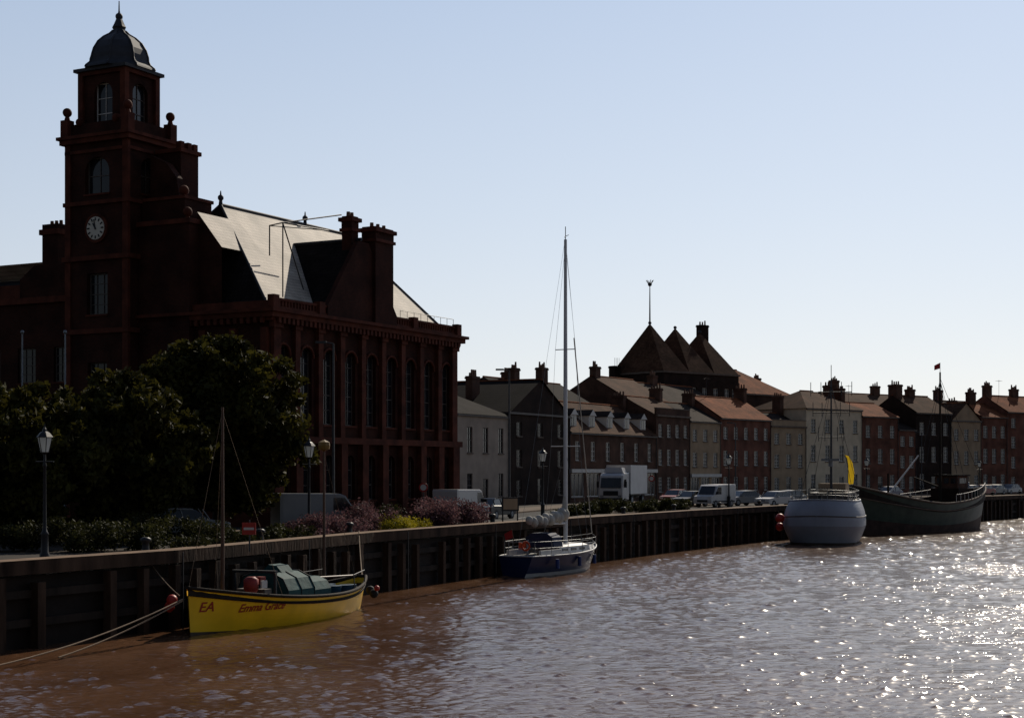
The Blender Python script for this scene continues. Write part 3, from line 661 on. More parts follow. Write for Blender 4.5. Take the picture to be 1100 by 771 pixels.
def tall_lamp(px,d,h,ang=math.pi):
    l=B('tall_street_lamp'); l.cyl('column',M_COL,(0,0,0),(0,0,h),.10,.055,8); l.cyl('column',M_COL,(0,0,0),(0,0,1.4),.14,.14,8)
    l.cyl('arm',M_COL,(0,0,h),(.5*math.cos(ang),.5*math.sin(ang),h+.08),.045,.04,6)
    l.box('luminaire',M_COL,(.7*math.cos(ang),.7*math.sin(ang),h+.08),(.6,.24,.12),ang)
    l.build((hx(px,d),d,QZ))
tall_lamp(547,117,10.8); tall_lamp(358,90,10.6); tall_lamp(790,185,9.0); tall_lamp(990,228,9)
def flagpole(px,d,h):
    l=B('flagpole'); l.lathe('pole',M_STEEL,(0,0,0),[(.1,0),(.1,.3),(.065,.35),(.045,h)],8); l.ball('pole',M_STEEL,(0,0,h+.08),.11); l.build((hx(px,d),d,QZ))
flagpole(24,88,11.0); flagpole(70,88,11.0)
def sign_post(px,d,h,kind,col,name='traffic_sign'):
    l=B(name); l.cyl('post',M_COL,(0,0,0),(0,0,h),.035,.035,8)
    mm=mat('sign_'+kind,col,.5,.06,3)
    if kind=='round': l.cyl('plate',mm,(0,-.06,h-.3),(0,-.04,h-.3),.3,.3,20); l.cyl('plate',M_FRAME,(0,-.065,h-.3),(0,-.06,h-.3),.2,.2,20)
    else: l.box('plate',mm,(0,-.06,h-.35),(.6,.03,.5)); l.box('plate',M_FRAME,(0,-.078,h-.35),(.45,.006,.1))
    l.build((hx(px,d),d,QZ),random.uniform(-.3,.3))
sign_post(268,66,1.3,'red_board',(0.3,0.02,0.012),'warning_sign'); sign_post(700,150,3.0,'round',(0.3,.02,.012)); sign_post(455,104,2.6,'round',(.3,.02,.012))
ib=B('information_board'); ib.cyl('posts',M_IRON,(-.5,0,0),(-.5,0,1.7),.05);ib.cyl('posts',M_IRON,(.5,0,0),(.5,0,1.7),.05);ib.box('panel',M_IRON,(0,-.02,1.25),(1.15,.08,.9));ib.box('panel',M_BEIGE,(0,-.065,1.25),(.95,.01,.7));ib.build((hx(548,102),102,QZ),.3)
for k,(x,y) in enumerate(offset(pl_interp(QUAY[3:11],9),-1.3)):
    l=B('mooring_bollard'); l.lathe('b',M_IRON,(0,0,0),[(.22,0),(.17,.08),(.14,.4),(.14,.55),(.22,.62),(.22,.7),(.12,.76)],12); l.build((x,y,QZ))
fb=B('feather_banner'); M_BAN=mat('yellow_fabric',(0.62,0.40,0.015),.7,.1,3,transl=.4)
fb.tube('pole',M_IRON,[(0,0,0),(0,0,3.2),(-.12,0,3.9),(-.4,0,4.3)],.03)
fb.add('sail',M_BAN,[(-.02,0,1.2),(.62,.05,1.25),(.75,.08,2.4),(.55,.1,3.5),(.1,.06,4.2),(-.4,0,4.35),(-.12,0,3.9),(-.02,0,3.2)],[tuple(range(8))]); fb.build((hx(911,168),168,QZ+.8),.2)

# ------------------------------------------------------------------ vehicles
def paint(name,col): return mat('paint_'+name,col,.35,.05,2,spec=.35)
def wheel(b,x,y,r=.33,w=.22):
    s=1 if y>0 else -1
    b.cyl('wheels',M_BLACK,(x,y-s*w,r),(x,y,r),r,r,18); b.cyl('wheels',M_STEEL,(x,y,r),(x,y+s*.015,r),r*.6,r*.55,12)
def body(b,prof,hw,m,part='body',tum=None):
    n=len(prof); vs=[];cxm=sum(p[0] for p in prof)/n;czm=sum(p[1] for p in prof)/n
    def ring(y,k): return [((x-cxm)*k+cxm,y if tum is None else y*(1-tum*max(0,z-.9)),(z-czm)*k+czm) for x,z in prof]
    rings=[ring(-hw,.94),ring(-hw*.97,1),ring(hw*.97,1),ring(hw,.94)]
    for r_ in rings: vs+=r_
    fs=[]
    for j in range(3):
        for k in range(n): fs.append((j*n+k,j*n+(k+1)%n,(j+1)*n+(k+1)%n,(j+1)*n+k))
    fs+=[tuple(range(n-1,-1,-1)),tuple(range(3*n,4*n))]
    b.add(part,m,vs,fs)
def car(px,d,ang,m,kind='car'):
    x,y=hx(px,d),d
    if kind=='car':
        b=B('parked_car')
        body(b,[(-2.1,.3),(2.05,.3),(2.12,.55),(2.0,.8),(1.1,.92),(-1.7,.98),(-2.1,.9),(-2.15,.6)],.87,m)
        body(b,[(1.15,.9),(.35,1.42),(-1.2,1.45),(-1.95,.95)],.80,M_GLASS,'glasshouse',.25)
        body(b,[(.3,1.4),(.2,1.47),(-1.1,1.5),(-1.25,1.43)],.72,m,'roof')
        for xx in(.95,-.35,-1.5):
            for s in(-1,1): b.cyl('pillars',m,(xx+.1,s*.8,.93),(xx-.25*(1 if xx>0 else .2),s*.70,1.43),.035,.035,4)
        for xx in(-1.3,1.3):
            for s in(-1,1): wheel(b,xx,s*.88)
        for s in(-1,1):
            b.box('lights',M_FRAME,(2.07,s*.6,.68),(.08,.35,.14)); b.box('lights',mat('tail_light',(.35,.01,.01),.3),(-2.13,s*.62,.75),(.06,.3,.16))
            b.box('mirrors',m,(.75,s*.98,.98),(.15,.18,.12))
        b.box('plate',M_PAINT,(2.12,0,.45),(.03,.5,.11)); b.box('plate',M_BLACK,(2.10,0,.62),(.04,.8,.1))
    else:
        b=B('parked_van')
        body(b,[(-2.5,.35),(2.5,.35),(2.55,.7),(2.4,1.05),(1.75,1.2),(1.2,2.0),(.9,2.12),(-2.45,2.15),(-2.5,2.0)],.95,m)
        for s in(-1,1):
            b.add('windows',M_GLASS,[(1.72,s*.956,1.22),(1.15,s*.956,1.9),(.5,s*.956,1.9),(.5,s*.956,1.22)],[(0,1,2,3)])
            b.box('lights',M_FRAME,(2.5,s*.7,.85),(.08,.3,.25)); b.box('mirrors',M_BLACK,(1.5,s*1.08,1.35),(.15,.2,.25))
            b.box('trim',M_BLACK,(0,s*.965,.55),(4.4,.015,.12))
            for xx in(-1.6,1.65): wheel(b,xx,s*.965,.34)
        b.add('windows',M_GLASS,[(1.80,-.8,1.235),(1.80,.8,1.235),(1.26,.72,1.99),(1.26,-.72,1.99)],[(0,1,2,3)])
        b.box('plate',M_BLACK,(2.54,0,.62),(.04,1.1,.2))
    b.build((x,y,QZ+.004),ang)
PW=paint('white',(.38,.36,.34));PS=paint('silver',(.15,.15,.15));PB=paint('dark_blue',(.02,.03,.08));PR=paint('red',(.2,.015,.015));PK=paint('black',(.012,.012,.014))
car(343,87,math.radians(25),PS,'van'); car(200,80,math.radians(20),PS); car(160,82,math.radians(15),PK); car(496,108,math.radians(65),PW,'van')
car(768,150,math.radians(235),PW,'van'); car(797,156,math.radians(215),PS); car(832,151,math.radians(225),PW); car(846,158,math.radians(225),PS)
car(742,152,math.radians(230),PK); car(1040,222,math.radians(225),PW); car(1056,226,math.radians(225),PR); car(1068,231,math.radians(225),PS); car(1022,216,math.radians(225),PK); car(1085,238,math.radians(225),PW)
car(725,165,math.radians(240),PR); car(530,112,math.radians(65),PK); car(955,200,math.radians(228),PB); car(893,176,math.radians(225),PS)
t=B('lorry')
body(t,[(1.6,.6),(3.9,.6),(3.95,1.3),(3.85,2.2),(3.6,2.95),(3.2,3.2),(1.6,3.25)],1.2,PW,'cab')
t.add('cab_glass',M_GLASS,[(3.97,-1.05,1.75),(3.97,1.05,1.75),(3.76,1.0,2.75),(3.76,-1.0,2.75)],[(0,1,2,3)])
for s in(-1,1): t.add('cab_glass',M_GLASS,[(3.6,s*1.206,1.8),(3.4,s*1.206,2.6),(2.6,s*1.206,2.6),(2.6,s*1.206,1.8)],[(0,1,2,3)]); t.box('mirrors',M_BLACK,(3.6,s*1.42,2.1),(.12,.22,.6)); t.box('lights',M_STEEL,(3.93,s*.9,.95),(.05,.35,.22))
t.box('grille',M_BLACK,(3.96,0,1.25),(.04,1.5,.45)); t.box('bumper',M_IRON,(3.95,0,.62),(.15,2.4,.35))
t.bb('trailer',mat('trailer_white',(.45,.43,.41),.6,.08,1),-5.0,1.2,-1.25,1.25,1.15,4.0); t.bb('chassis',M_IRON,-5,3,-.5,.5,.75,1.12); t.bb('trailer',M_IRON,-5.0,1.2,-1.27,1.27,1.05,1.15)
t.box('wind_deflector',PW,(2.4,0,3.5),(1.3,2.0,.5),0,.8)
for xx in(2.9,-3.6,.4):
    for s in(-1,1): wheel(t,xx,s*1.2,.5,.3)
t.build((hx(668,158),158,QZ+.004),math.radians(250))

# ------------------------------------------------------------------ boats
def make_hull(b,L,bm,sheer,keel,rows,mats,bowpow=2.2,sternw=.55,rake=.6,srake=.3,p_mid=.32,rail=.06,railm=None,deckm=None,bul=.35,ns=26,sternpow=2.6,sfull=.25,tumble=0.0):
    """x from -L/2(stern) to L/2(bow). sheer(t)->z"""
    def half(t):
        if t>.5: u=(t-.5)/.5; return bm/2*(1-u**bowpow)
        u=(.5-t)/.5; return bm/2*(1-(1-sternw)*u**sternpow)
    def pw(t): 
        u=max(0,(t-.5)/.5); v=max(0,(.5-t)/.5); return p_mid+.5*u**2+sfull*v**2*(1-sternw)
    def pt(t,s,off=0):
        z=keel+(sheer(t)-keel)*s
        y=max(half(t),.03)*(max(s,0)**pw(t))*(1-tumble*max(0,(s-.55)/.45)**2)
        u=max(0,(t-.6)/.4); v=max(0,(.3-t)/.3)
        x=-L/2+L*t+ rake*(s-1)*u**2 - srake*(s-1)*v**2
        return x,y+off,z
    b.hull_pt=pt
    S=[0]+[i/rows for i in range(1,rows+1)]
    ts=[i/ns for i in range(ns+1)]
    for side in(-1,1):
        for j in range(rows):
            m=mats((j+.5)/rows)
            vs=[];fs=[]
            for t_ in ts:
                for s in(S[j],S[j+1]): x,y,z=pt(t_,s); vs.append((x,y*side,z))
            for i in range(ns):
                f=(2*i,2*i+2,2*i+3,2*i+1); fs.append(f if side<0 else f[::-1])
            b.add('hull',m,vs,fs,True)
    tr=[(pt(0,s)[0],-pt(0,s)[1],pt(0,s)[2]) for s in S]+[(pt(0,s)[0],pt(0,s)[1],pt(0,s)[2]) for s in S[::-1]]
    b.add('transom',mats(.9),tr,[tuple(range(len(tr)))])
    vs=[];fs=[]
    for t_ in ts:
        x,y,z=pt(t_,1); vs+=[(x,-y*.97,z-bul),(x,y*.97,z-bul)]
    fs=[(2*i,2*i+1,2*i+3,2*i+2) for i in range(ns)]
    b.add('deck',deckm,vs,fs)
    for side in(-1,1):
        pts=[(pt(t_,1)[0],pt(t_,1)[1]*side,pt(t_,1)[2]) for t_ in ts]
        b.tube('gunwale',railm,pts,rail,6)
        ins=[(x,y*.96,z) for x,y,z in pts]
        vs=[];fs=[]
        for p_ in ins: vs+=[p_,(p_[0],p_[1],p_[2]-bul)]
        b.add('bulwark',deckm,vs,[(2*i,2*i+2,2*i+3,2*i+1) for i in range(ns)])
    b.tube('gunwale',railm,[(pt(0,1)[0],-pt(0,1)[1],pt(0,1)[2]),(pt(0,1)[0],pt(0,1)[1],pt(0,1)[2])],rail,6)
def rope(b,part,m,a,c,sag,r=.03,n=12):
    a=Vector(a);c=Vector(c); pts=[]
    for i in range(n+1):
        u=i/n; p=a.lerp(c,u); p.z-=sag*4*u*(1-u); pts.append(p)
    b.tube(part,m,pts,r,5)
M_ROPE=mat('rope',(.16,.11,.07),.9,.2,10)
# yellow boat: bow towards camera
yb=B('yellow_fishing_boat')
YEL=mat('yellow_hull_paint',(0.78,0.45,0.010),.4,.16,.8,spec=.35); YELD=mat('boot_top_dark',(.05,.035,.02),.6,.3,2); TEAL=mat('teal_tarpaulin',(.006,.045,.044),.8,.3,2,.03,3)
Ly=13.6
sh_y=lambda t: 1.02+.78*max(0,(t-.35)/.65)**2+.40*max(0,(.35-t)/.35)**2
make_hull(yb,Ly,3.6,sh_y,-.6,10,lambda s: YEL if s>.30 else YELD,2.4,.12,.25,.5,.27,.075,M_WOODD,M_WOODD,.3,sternpow=2.4)
for side in(-1,1): yb.tube('strake',M_WOODD,[(lambda p:(p[0],(p[1]+.03)*side,p[2]))(yb.hull_pt(i/24,.88)) for i in range(25)],.03,5)
yb.cyl('mast',M_VARN,(4.6,.1,.9),(4.6,.1,8.6),.085,.05,8); yb.cyl('mizzen_mast',M_VARN,(-3.4,0,.8),(-3.4,0,7.0),.075,.045,8)
yb.lathe('radar_reflector',mat('ochre_paint',(.16,.09,.015),.6),(-3.4,0,7.0),[(.02,0),(.24,.1),(.27,.25),(.24,.4),(.02,.5)],8,False)
yb.cyl('spar',M_VARN,(-5.8,.1,1.5),(-.3,.3,1.7),.05,.04,6)
RG=mat('red_gear',(.22,.02,.014),.6,.25,3)
yb.lathe('winch_drums',RG,(3.2,.5,.8),[(.3,0),(.35,.1),(.35,.5),(.22,.6),(.3,.7),(.3,1.1),(.15,1.2)],10)
yb.bb('gallows',M_IRON,2.25,2.35,-.9,-.8,.8,2.1); yb.bb('gallows',M_IRON,2.25,2.35,1.0,1.1,.8,2.1); yb.bb('gallows',M_IRON,2.2,2.4,-.9,1.1,2.1,2.2)
yb.bb('engine_box',M_FRAMED,2.5,3.0,-.3,1.0,.8,1.5); yb.box('engine_box',M_FRAME,(2.9,.9,1.7),(.4,.06,.3)); yb.box('engine_box',RG,(2.4,.3,1.8),(.4,.5,.3))
prof=[(-1.15,.0),(-1.15,.6),(-.95,1.0),(-.4,1.22),(.4,1.18),(.9,.95),(1.15,.5),(1.15,0)]
yb.prismx('tarpaulin_cover',TEAL,[(y,.85+z) for y,z in prof],-.6,1.5)
yb.prismx('tarpaulin_cover',TEAL,[(y*.8,.85+z*.72) for y,z in prof],-2.4,-.603)
yb.prismx('tarpaulin_cover',TEAL,[(y*.5,.85+z*1.22) for y,z in prof],-.1,.8)
for xx in(-.6,0.45,1.5): yb.tube('tarp_hoops',M_IRON,[(xx,y*1.01,.86+z*1.01) for y,z in prof],.025,4)
yb.tube('rail',M_IRON,[(-5.4,-.9,1.1),(-5.2,-1,1.8),(-3.5,-1.4,1.7),(-3.5,-1.45,1.0)],.025,5); yb.tube('rail',M_IRON,[(-5.4,.9,1.1),(-5.2,1,1.8),(-3.5,1.4,1.7),(-3.5,1.45,1.0)],.025,5)
M_BUOY=mat('red_buoy',(.35,.025,.017),.5,.15,3)
yb.ball('fenders',M_BUOY,(6.7,-.75,1.3),.22); yb.ball('fenders',M_BUOY,(6.3,-1.15,1.0),.2); yb.ball('fenders',M_BLACK,(-6.1,1.0,.7),.2); yb.ball('fenders',M_BUOY,(-6.0,1.2,.95),.13); yb.ball('fenders',M_BLACK,(-6.7,.5,.8),.2)
for k in range(6): yb.lathe('fish_boxes',mat('blue_plastic',(.02,.06,.10),.6,.2,2),( -3.6+random.uniform(-.9,.4),random.uniform(-.8,.8),.7),[(.25,0),(.3,.5),(.31,.52)],8)
rope(yb,'stays',M_ROPE,(4.6,.1,8.5),(6.7,0,1.8),0,.008,2); rope(yb,'stays',M_ROPE,(4.6,.1,8.4),(2.6,-1.6,1.15),0,.008,2); rope(yb,'stays',M_ROPE,(4.6,.1,8.4),(2.6,1.6,1.15),0,.008,2); rope(yb,'stays',M_ROPE,(-3.4,0,6.9),(-6.3,0,1.3),0,.008,2)
def hull_text(b,s,size,x0,z0,side,m,dirn,shear=0.15):
    cu=bpy.data.curves.new('t','FONT'); cu.body=s; cu.size=size; cu.shear=shear; cu.offset=.008
    to=bpy.data.objects.new('t',cu); scene.collection.objects.link(to)
    me=bpy.data.meshes.new_from_object(to.evaluated_get(bpy.context.evaluated_depsgraph_get()))
    vs=[]
    for v in me.vertices:
        x=x0+dirn*v.co.x; z=z0+v.co.y
        t_=(x+Ly/2)/Ly; t_=min(max(t_,0),.995); s_=(z+.6)/(sh_y(t_)+.6)
        for _ in range(3):
            px_=b.hull_pt(t_,s_)[0]; t_=min(max(t_+(x-px_)/Ly,0),.998); s_=(z+.6)/(sh_y(t_)+.6)
        y=b.hull_pt(t_,s_)[1]+.02
        vs.append((x,y*side,z))
    b.add('painted_name',m,vs,[tuple(p.vertices) for p in me.polygons])
    bpy.data.objects.remove(to)
RT=mat('red_lettering',(.30,.02,.01),.5,.1,4)
P_b=Vector((-12.1,59.0)); P_s=Vector((-6.8,71.5)); ya=math.atan2(P_b.y-P_s.y,P_b.x-P_s.x)
hull_text(yb,'EA',.52,6.35,.86,1,RT,-1,.2); hull_text(yb,'Emma Grace',.44,4.7,.74,1,RT,-1,.25)
cy=(P_b+P_s)/2
yb.build((cy.x,cy.y,0),ya)
ml=B('mooring_line'); rope(ml,'line',M_ROPE,(-12.2,58.6,1.4),(-17.0,46.5,.05),.35,.028); rope(ml,'line',M_ROPE,(-12.2,58.6,1.35),(-14.9,52.0,0.02),.15,.028)
rope(ml,'line',M_ROPE,(-12.5,59.5,1.45),(-14.4,61.5,3.1),.15,.028); ml.build()
ml=B('mooring_line'); rope(ml,'line',M_ROPE,(-6.8,71.9,1.3),(-7.6,78.5,3.2),.25,.028); ml.build()

# sailing yacht: bow away
sy=B('sailing_yacht')
NAVY=mat('navy_gelcoat',(.006,.010,.04),.3,.1,1,spec=.4); GEL=mat('white_gelcoat',(.34,.33,.32),.5,.1,1.5,spec=.3); CANV=mat('sail_cover_canvas',(.34,.32,.28),.85,.2,2,.04,4)
make_hull(sy,10.8,3.5,lambda t:1.2+.40*max(0,(t-.3)/.7)**2,-.6,9,lambda s: NAVY if s>.45 or s<.36 else GEL,2.0,.62,1.0,-.35,.30,.045,GEL,GEL,.08)
prof=[(-1.05,0),(-.95,.38),(-.5,.5),(.5,.5),(.95,.38),(1.05,0)]
sy.prismx('coachroof',GEL,[(y,1.2+z) for y,z in prof],-1.6,2.6)
for s in(-1,1):
    for k in range(3): sy.box('portlights',M_GLASS,(-.9+k*1.2,s*1.005,1.42),(.7,.05,.14))
sy.bb('cockpit_coaming',GEL,-4.4,-1.6,-1.15,-1.0,1.15,1.5);sy.bb('cockpit_coaming',GEL,-4.4,-1.6,1.0,1.15,1.15,1.5)
hood=[(-1.0,0),(-.9,.6),(-.5,.85),(.5,.85),(.9,.6),(1.0,0)]
sy.prismx('spray_hood',mat('navy_canvas',(.02,.025,.05),.8,.2,3),[(y,1.6+z) for y,z in hood],-2.4,-1.2)
mz=20.6
sy.lathe('mast',M_ALU,(1.2,0,1.5),[(.13,0),(.125,10),(.09,mz-1.6)],10,True,1.2,1.0)
sy.cyl('masthead',M_IRON,(1.2,0,mz-.1),(1.2,0,mz+.7),.025);sy.cyl('masthead',M_IRON,(1.2,.0,mz-.05),(1.7,.3,mz+.15),.025);sy.cyl('masthead',M_IRON,(1.2,0,mz+.1),(.8,-.4,mz+.1),.02)
for z,wd in((7.6,1.0),(13.6,.7)): sy.cyl('spreaders',M_ALU,(1.2,-wd,z+.1),(1.2,wd,z+.1),.03)
for s in(-1,1):
    sy.tube('rigging',M_STEEL,[(1.2,0,mz-.3),(1.2,s*.7,13.7),(1.2,s*1.0,7.7),(1.2,s*1.55,1.3)],.009,4); sy.tube('rigging',M_STEEL,[(1.2,0,7.5),(.7,s*1.5,1.3)],.008,4)
sy.tube('rigging',M_STEEL,[(1.25,0,mz-.2),(5.2,0,1.6)],.009,4); sy.tube('rigging',M_STEEL,[(1.1,0,mz-.2),(-5.2,0,1.3)],.008,4)
sy.tube('furled_genoa',CANV,[(5.05,0,2.2),(2.4,0,14.5)],.035,8)
sy.cyl('boom',M_ALU,(1.1,0,2.95),(-3.2,.25,3.05),.08,.07,8)
for i in range(14):
    u=i/13; sy.ball('sail_cover',CANV,(1.0-u*4.1,.25*u+.05*math.sin(i*3),3.15+.10*math.sin(i*2.1)+.35*(1-u)**2),.24+.12*(1-u),8,1.1)
sy.cyl('sail_cover',CANV,(1.05,0,3.2),(1.1,0,4.6),.26,.1,8)
for s in(-1,1):
    for x,y in((-4.9,1.0),(-3.3,1.3),(-1.5,1.5),(.4,1.55),(2.2,1.35),(3.8,.85)): sy.cyl('stanchions',M_STEEL,(x,s*y,1.2),(x,s*y,2.05),.018,.018,5)
    for zz in(1.65,2.03): sy.tube('guard_wires',M_STEEL,[(-5.1,s*.5,zz),(-4.9,s*1.0,zz),(-3.3,s*1.3,zz),(-1.5,s*1.5,zz),(.4,s*1.55,zz),(2.2,s*1.35,zz),(3.8,s*.85,zz),(5.1,0,zz+.15)],.013,4)
for zz in(1.65,2.03): sy.tube('pushpit',M_STEEL,[(-4.9,-1,zz),(-5.2,-.6,zz),(-5.2,.6,zz),(-4.9,1,zz)],.022,5)
sy.cyl('pushpit',M_STEEL,(-5.15,.6,1.1),(-5.15,.6,2.03),.022);sy.cyl('pushpit',M_STEEL,(-5.15,-.6,1.1),(-5.15,-.6,2.03),.022)
OR=mat('orange_lifebuoy',(.5,.06,.015),.6,.1,3)
for k in range(10):
    a0=k*math.pi/5;a1=(k+1)*math.pi/5; sy.cyl('lifebuoy',OR,(-5.2,-.55+.25*math.cos(a0),1.8+.25*math.sin(a0)),(-5.2,-.55+.25*math.cos(a1),1.8+.25*math.sin(a1)),.06,.06,6)
sy.box('liferaft_bag',OR,(-3.9,.3,1.75),(.4,.4,.4)); sy.lathe('wheel',M_STEEL,(-3.9,0,1.2),[(.08,0),(.06,.9)],8)
BF=mat('blue_fender',(.015,.03,.12),.6)
for x in(-3.5,-.5,2.2): 
    yy=-1.78 if x<2 else -1.5
    sy.cyl('fenders',GEL,(x,-yy,.3),(x,-yy,.95),.13,.13,8); sy.cyl('fenders',BF,(x,yy,.45),(x,yy,1.0),.12,.12,8)
sy.tube('ensign_staff',M_VARN,[(-5.2,.2,1.9),(-5.5,.2,2.8)],.02,5); sy.add('ensign',mat('red_fabric',(.3,.015,.015),.8,.1,3),[(-5.35,.2,2.3),(-5.5,.2,2.75),(-5.6,.65,2.5),(-5.5,.6,2.1)],[(0,1,2,3)])
sy.build((2.75,97.0,0),math.radians(62))

# grey ship, end-on: one continuous rounded hull, sections swept round the stern
ws=B('grey_steel_ship')
GREY=mat('pale_grey_ship_paint',(.21,.22,.25),.55,.18,.4,spec=.2); GRD=mat('waterline_weed',(.05,.042,.034),.8,.4,1)
def ship_outline(s):
    """plan outline at height fraction s, from stern centre round the port side to the stem (x,y)"""
    full=(.50+.50*min(1,s/.55)**.6)*(1-.16*max(0,(s-.62)/.38)**2)
    hb=3.35*full; sl_=4.2*full; pts=[]
    for k in range(13):
        a=math.pi/2*k/12; pts.append((-4.0-sl_*math.cos(a),hb*math.sin(a)**.9))
    for k in range(1,15):
        u=k/14; pts.append((-4.0+(13.0+1.0*s)*u,hb*(1-u**2.3)))
    return pts
SR=18; rows=[]
for j in range(SR+1):
    s=j/SR; o=ship_outline(s); z=-1.2+(4.85)*s
    rows.append([(x,y,z+(.35*max(0,(x-1)/9)**2+.18*max(0,(-4-x)/4)**2)*s) for x,y in o])
for side in(-1,1):
    for j in range(SR):
        vs=[(x,y*side,z) for x,y,z in rows[j]]+[(x,y*side,z) for x,y,z in rows[j+1]]; n=len(rows[j])
        fs=[(i,i+1,n+i+1,n+i) for i in range(n-1)]
        if side>0: fs=[f[::-1] for f in fs]
        ws.add('hull',GREY if j>=5 else GRD,vs,fs,True)
top=rows[-1]; n=len(top)
ws.add('deck',M_FRAMED,[(x,-y,z-.05) for x,y,z in top]+[(x,y,z-.05) for x,y,z in top],[(i,i+1,n+i+1,n+i) for i in range(n-1)])
for side in(-1,1):
    ws.tube('rail_cap',GREY,[(x,y*side,z) for x,y,z in top],.07,6)
    ws.tube('rubbing_strake',M_FRAMED,[(x-.02,(y+.02)*side,z) for x,y,z in rows[13]],.05,5)
    for i in range(0,n,2): x,y,z=top[i]; ws.cyl('railings',M_STEEL,(x*.98,y*side*.95,z),(x*.98,y*side*.95,z+.85),.02,.02,5)
    for zz in(.42,.85): ws.tube('railings',M_STEEL,[(x*.98,y*side*.95,z+zz) for x,y,z in top],.015,4)
ws.bb('deckhouse',M_FRAMED,-1.0,5.2,-1.7,1.7,3.5,4.3); ws.bb('deckhouse',M_BEIGE,1.5,4.0,-1.2,1.2,4.3,5.1)
for s in(-1,1):
    for k in range(3): ws.box('portholes',M_GLASS,(0+k*1.6,s*1.71,3.95),(.6,.04,.35))
ws.cyl('mast',M_COL,(1.0,0,4.2),(1.0,0,14.3),.12,.06,8)
for z,wd in((9.2,1.1),(11.4,1.6),(13.2,1.8)):
    ws.cyl('mast_yards',M_IRON,(1.0,-wd,z),(1.0,wd,z),.045)
    for k in(-1,-.5,.5,1): ws.cyl('aerials',M_IRON,(1.0,k*wd,z-.35),(1.0,k*wd,z+.9),.03)
ws.cyl('aerials',M_IRON,(1.0,0,14.2),(1.0,0,15.6),.03); ws.box('radar',M_STEEL,(.6,0,7.2),(.3,1.6,.2)); ws.lathe('radar',M_STEEL,(.7,0,6.6),[(.2,0),(.2,.5)],8)
for s in(-1,1): ws.tube('stays',M_IRON,[(1,0,13.8),(-2,s*2.4,3.6)],.018,4);ws.tube('stays',M_IRON,[(1,0,13.8),(4,s*2.2,3.6)],.018,4)
ws.ball('fender_buoys',M_BUOY,(-6.5,3.3,2.2),.4); ws.ball('fender_buoys',M_BUOY,(-4.5,3.65,1.4),.36)
ws.lathe('capstan',M_IRON,(-6.2,0,3.6),[(.35,0),(.2,.2),(.2,.6),(.35,.75)],10); ws.tube('mooring_hoop',M_IRON,[(-5.5,-1,3.6),(-5.5,-1,4.7),(-5.5,1,4.7),(-5.5,1,3.6)],.04)
ws.build((28.0,139.5,0),math.radians(71))

# green wooden trawler
gs=B('green_wooden_trawler')
GRN=mat('dark_green_hull_paint',(.012,.034,.024),.5,.35,1.0,spec=.3,col2=(.035,.05,.036)); BRN=mat('rusty_brown_hull',(.035,.017,.013),.8,.5,1.2); 
make_hull(gs,27.5,6.8,lambda t:2.9+1.6*max(0,(t-.4)/.6)**2.0+1.9*max(0,(.5-t)/.5)**1.7,-1.5,12,lambda s: GRN if s>.5 else BRN,2.4,.15,1.6,1.4,.24,.11,M_STONE,M_WOODD,.9,sternpow=2.6)
for side in(-1,1): gs.tube('strakes',M_STONE,[(lambda p:(p[0],(p[1]+.04)*side,p[2]))(gs.hull_pt(i/26,.83)) for i in range(27)],.06,5)
gs.bb('wheelhouse',M_BR3,4.8,8.0,-1.6,1.6,2.0,4.4) ; gs.bb('wheelhouse',M_BR2,5.2,7.4,-1.3,1.3,4.4,5.7); gs.bb('wheelhouse',M_WOODD,5.0,7.6,-1.5,1.5,5.7,5.85)
for y in(-.8,0,.8): gs.box('wheelhouse_windows',M_GLASS,(5.19,y,5.2),(.04,.55,.55)); gs.box('wheelhouse_windows',M_GLASS,(7.41,y,5.2),(.04,.55,.55))
for s in(-1,1): gs.box('wheelhouse_windows',M_GLASS,(6.3,s*1.31,5.2),(1.4,.04,.55))
gs.cyl('mainmast',M_WOODD,(3.9,0,1.8),(3.9,0,16.6),.17,.09,8); gs.cyl('foremast',M_WOODD,(-6.5,0,2),(-6.5,0,6.0),.14,.1,8)
gs.cyl('derrick',M_FRAME,(-6.5,0,3.8),(-1.6,-.6,7.8),.10,.07,8); gs.cyl('gaff',M_WOODD,(3.9,0,4.5),(-1.5,0,5.6),.08,.06,6)
for s in(-1,1): gs.tube('rigging',M_IRON,[(3.9,0,15.8),(3.0,s*3,2.9)],.025,4); gs.tube('rigging',M_IRON,[(3.9,0,15.8),(4.9,s*2.9,3.0)],.025,4)
gs.tube('rigging',M_IRON,[(3.9,0,16),(13.2,0,4.8)],.025,4)
gs.lathe('winch',M_FRAMED,(-3.5,0,1.9),[(.6,0),(.4,.2),(.4,.9),(.6,1.1)],10); gs.cyl('funnel',mat('funnel_blue',(.01,.025,.06),.5,.2,2),(9.2,0,2.4),(9.2,0,5.0),.5,.45,12)
gs.ball('net_heap',mat('fishing_net',(.03,.05,.035),.9,.4,3,.05,6),(-.5,.6,2.3),.9,10,.7); gs.ball('net_heap',MATS['fishing_net'],(.9,-.5,2.2),.8,10,.8)
for k in range(12):
    p=gs.hull_pt(.55+k*.035,1); 
    for s in(-1,1): gs.cyl('bow_rails',M_FRAME,(p[0],s*p[1]*.96,p[2]),(p[0],s*p[1]*.96,p[2]+.8),.03,.03,4)
for s in(-1,1): gs.tube('bow_rails',M_FRAME,[(gs.hull_pt(.55+k*.035,1)[0],s*gs.hull_pt(.55+k*.035,1)[1]*.96,gs.hull_pt(.55+k*.035,1)[2]+.8) for k in range(12)],.03,4)
gs.tube('flag',M_FRAME,[(3.9,0,16.6),(3.9,0,17.6)],.03,4); gs.add('flag',MATS['red_fabric'],[(3.9,0,17.0),(3.9,0,17.6),(3.4,.4,17.3),(3.4,.4,16.8)],[(0,1,2,3)])
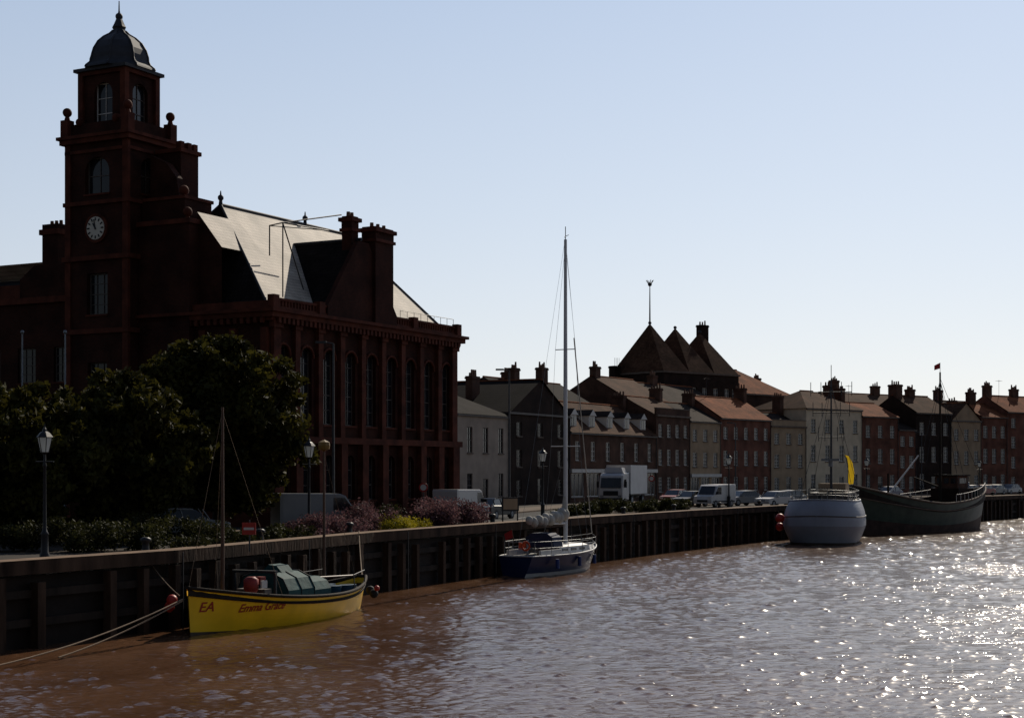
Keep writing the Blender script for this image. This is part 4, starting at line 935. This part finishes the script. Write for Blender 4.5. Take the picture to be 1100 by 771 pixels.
P0=Vector((33.0,154));P1=Vector((51.6,173.2)); cg=(P0+P1)/2
gs.build((cg.x,cg.y,0),math.atan2(P1.y-P0.y,P1.x-P0.x))

# ------------------------------------------------------------------ light, sky, camera
SUN_EL,SUN_AZ=34.0,21.0
az=math.radians(SUN_AZ);el=math.radians(SUN_EL)
wd=bpy.data.worlds.new('World'); scene.world=wd; wd.use_nodes=True
nt=wd.node_tree; N=nt.nodes; LK=nt.links; bg=N['Background']; sk=N.new('ShaderNodeTexSky'); sk.sky_type='NISHITA'; sk.sun_disc=False
sk.sun_elevation=el; sk.sun_rotation=az; sk.altitude=0; sk.air_density=1.0; sk.dust_density=0.7; sk.ozone_density=2.0
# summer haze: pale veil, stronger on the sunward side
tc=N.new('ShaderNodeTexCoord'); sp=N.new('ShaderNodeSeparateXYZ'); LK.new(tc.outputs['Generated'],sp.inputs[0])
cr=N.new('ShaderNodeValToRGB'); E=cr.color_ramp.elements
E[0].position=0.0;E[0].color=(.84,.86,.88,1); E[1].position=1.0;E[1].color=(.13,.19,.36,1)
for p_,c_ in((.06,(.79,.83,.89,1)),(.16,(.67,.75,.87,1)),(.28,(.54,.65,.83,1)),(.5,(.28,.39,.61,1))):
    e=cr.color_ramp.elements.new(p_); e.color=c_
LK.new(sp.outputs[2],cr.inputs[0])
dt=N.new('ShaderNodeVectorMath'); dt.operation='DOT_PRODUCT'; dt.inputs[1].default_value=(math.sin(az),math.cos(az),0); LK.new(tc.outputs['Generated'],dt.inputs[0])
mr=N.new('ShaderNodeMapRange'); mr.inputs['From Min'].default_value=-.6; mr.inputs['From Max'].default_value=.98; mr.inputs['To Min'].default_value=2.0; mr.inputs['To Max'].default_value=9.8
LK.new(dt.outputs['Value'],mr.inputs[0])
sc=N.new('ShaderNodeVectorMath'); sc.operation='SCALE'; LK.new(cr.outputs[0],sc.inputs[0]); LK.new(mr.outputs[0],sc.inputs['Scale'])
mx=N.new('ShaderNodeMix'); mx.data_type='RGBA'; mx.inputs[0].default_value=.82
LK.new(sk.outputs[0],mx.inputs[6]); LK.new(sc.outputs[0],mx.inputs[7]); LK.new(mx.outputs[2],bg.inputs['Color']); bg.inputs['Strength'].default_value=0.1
sd=bpy.data.lights.new('sun','SUN'); sd.energy=4.8; sd.angle=math.radians(.5); sd.color=(1.0,.90,.75)
so=bpy.data.objects.new('sun',sd); scene.collection.objects.link(so)
sdir=Vector((math.sin(az)*math.cos(el),math.cos(az)*math.cos(el),math.sin(el)))
so.rotation_euler=sdir.to_track_quat('Z','Y').to_euler()
so.location=(0,0,60)
cd=bpy.data.cameras.new('camera'); co=bpy.data.objects.new('camera',cd); scene.collection.objects.link(co)
cd.sensor_width=36; cd.lens=F/1100*36; cd.shift_y=(507-385.5)/1100; cd.clip_end=6000; cd.clip_start=.5
co.location=(0,0,CAMZ); co.rotation_euler=(math.radians(90),0,0); scene.camera=co
scene.view_settings.view_transform='Standard'; scene.view_settings.look='None'; scene.view_settings.exposure=0
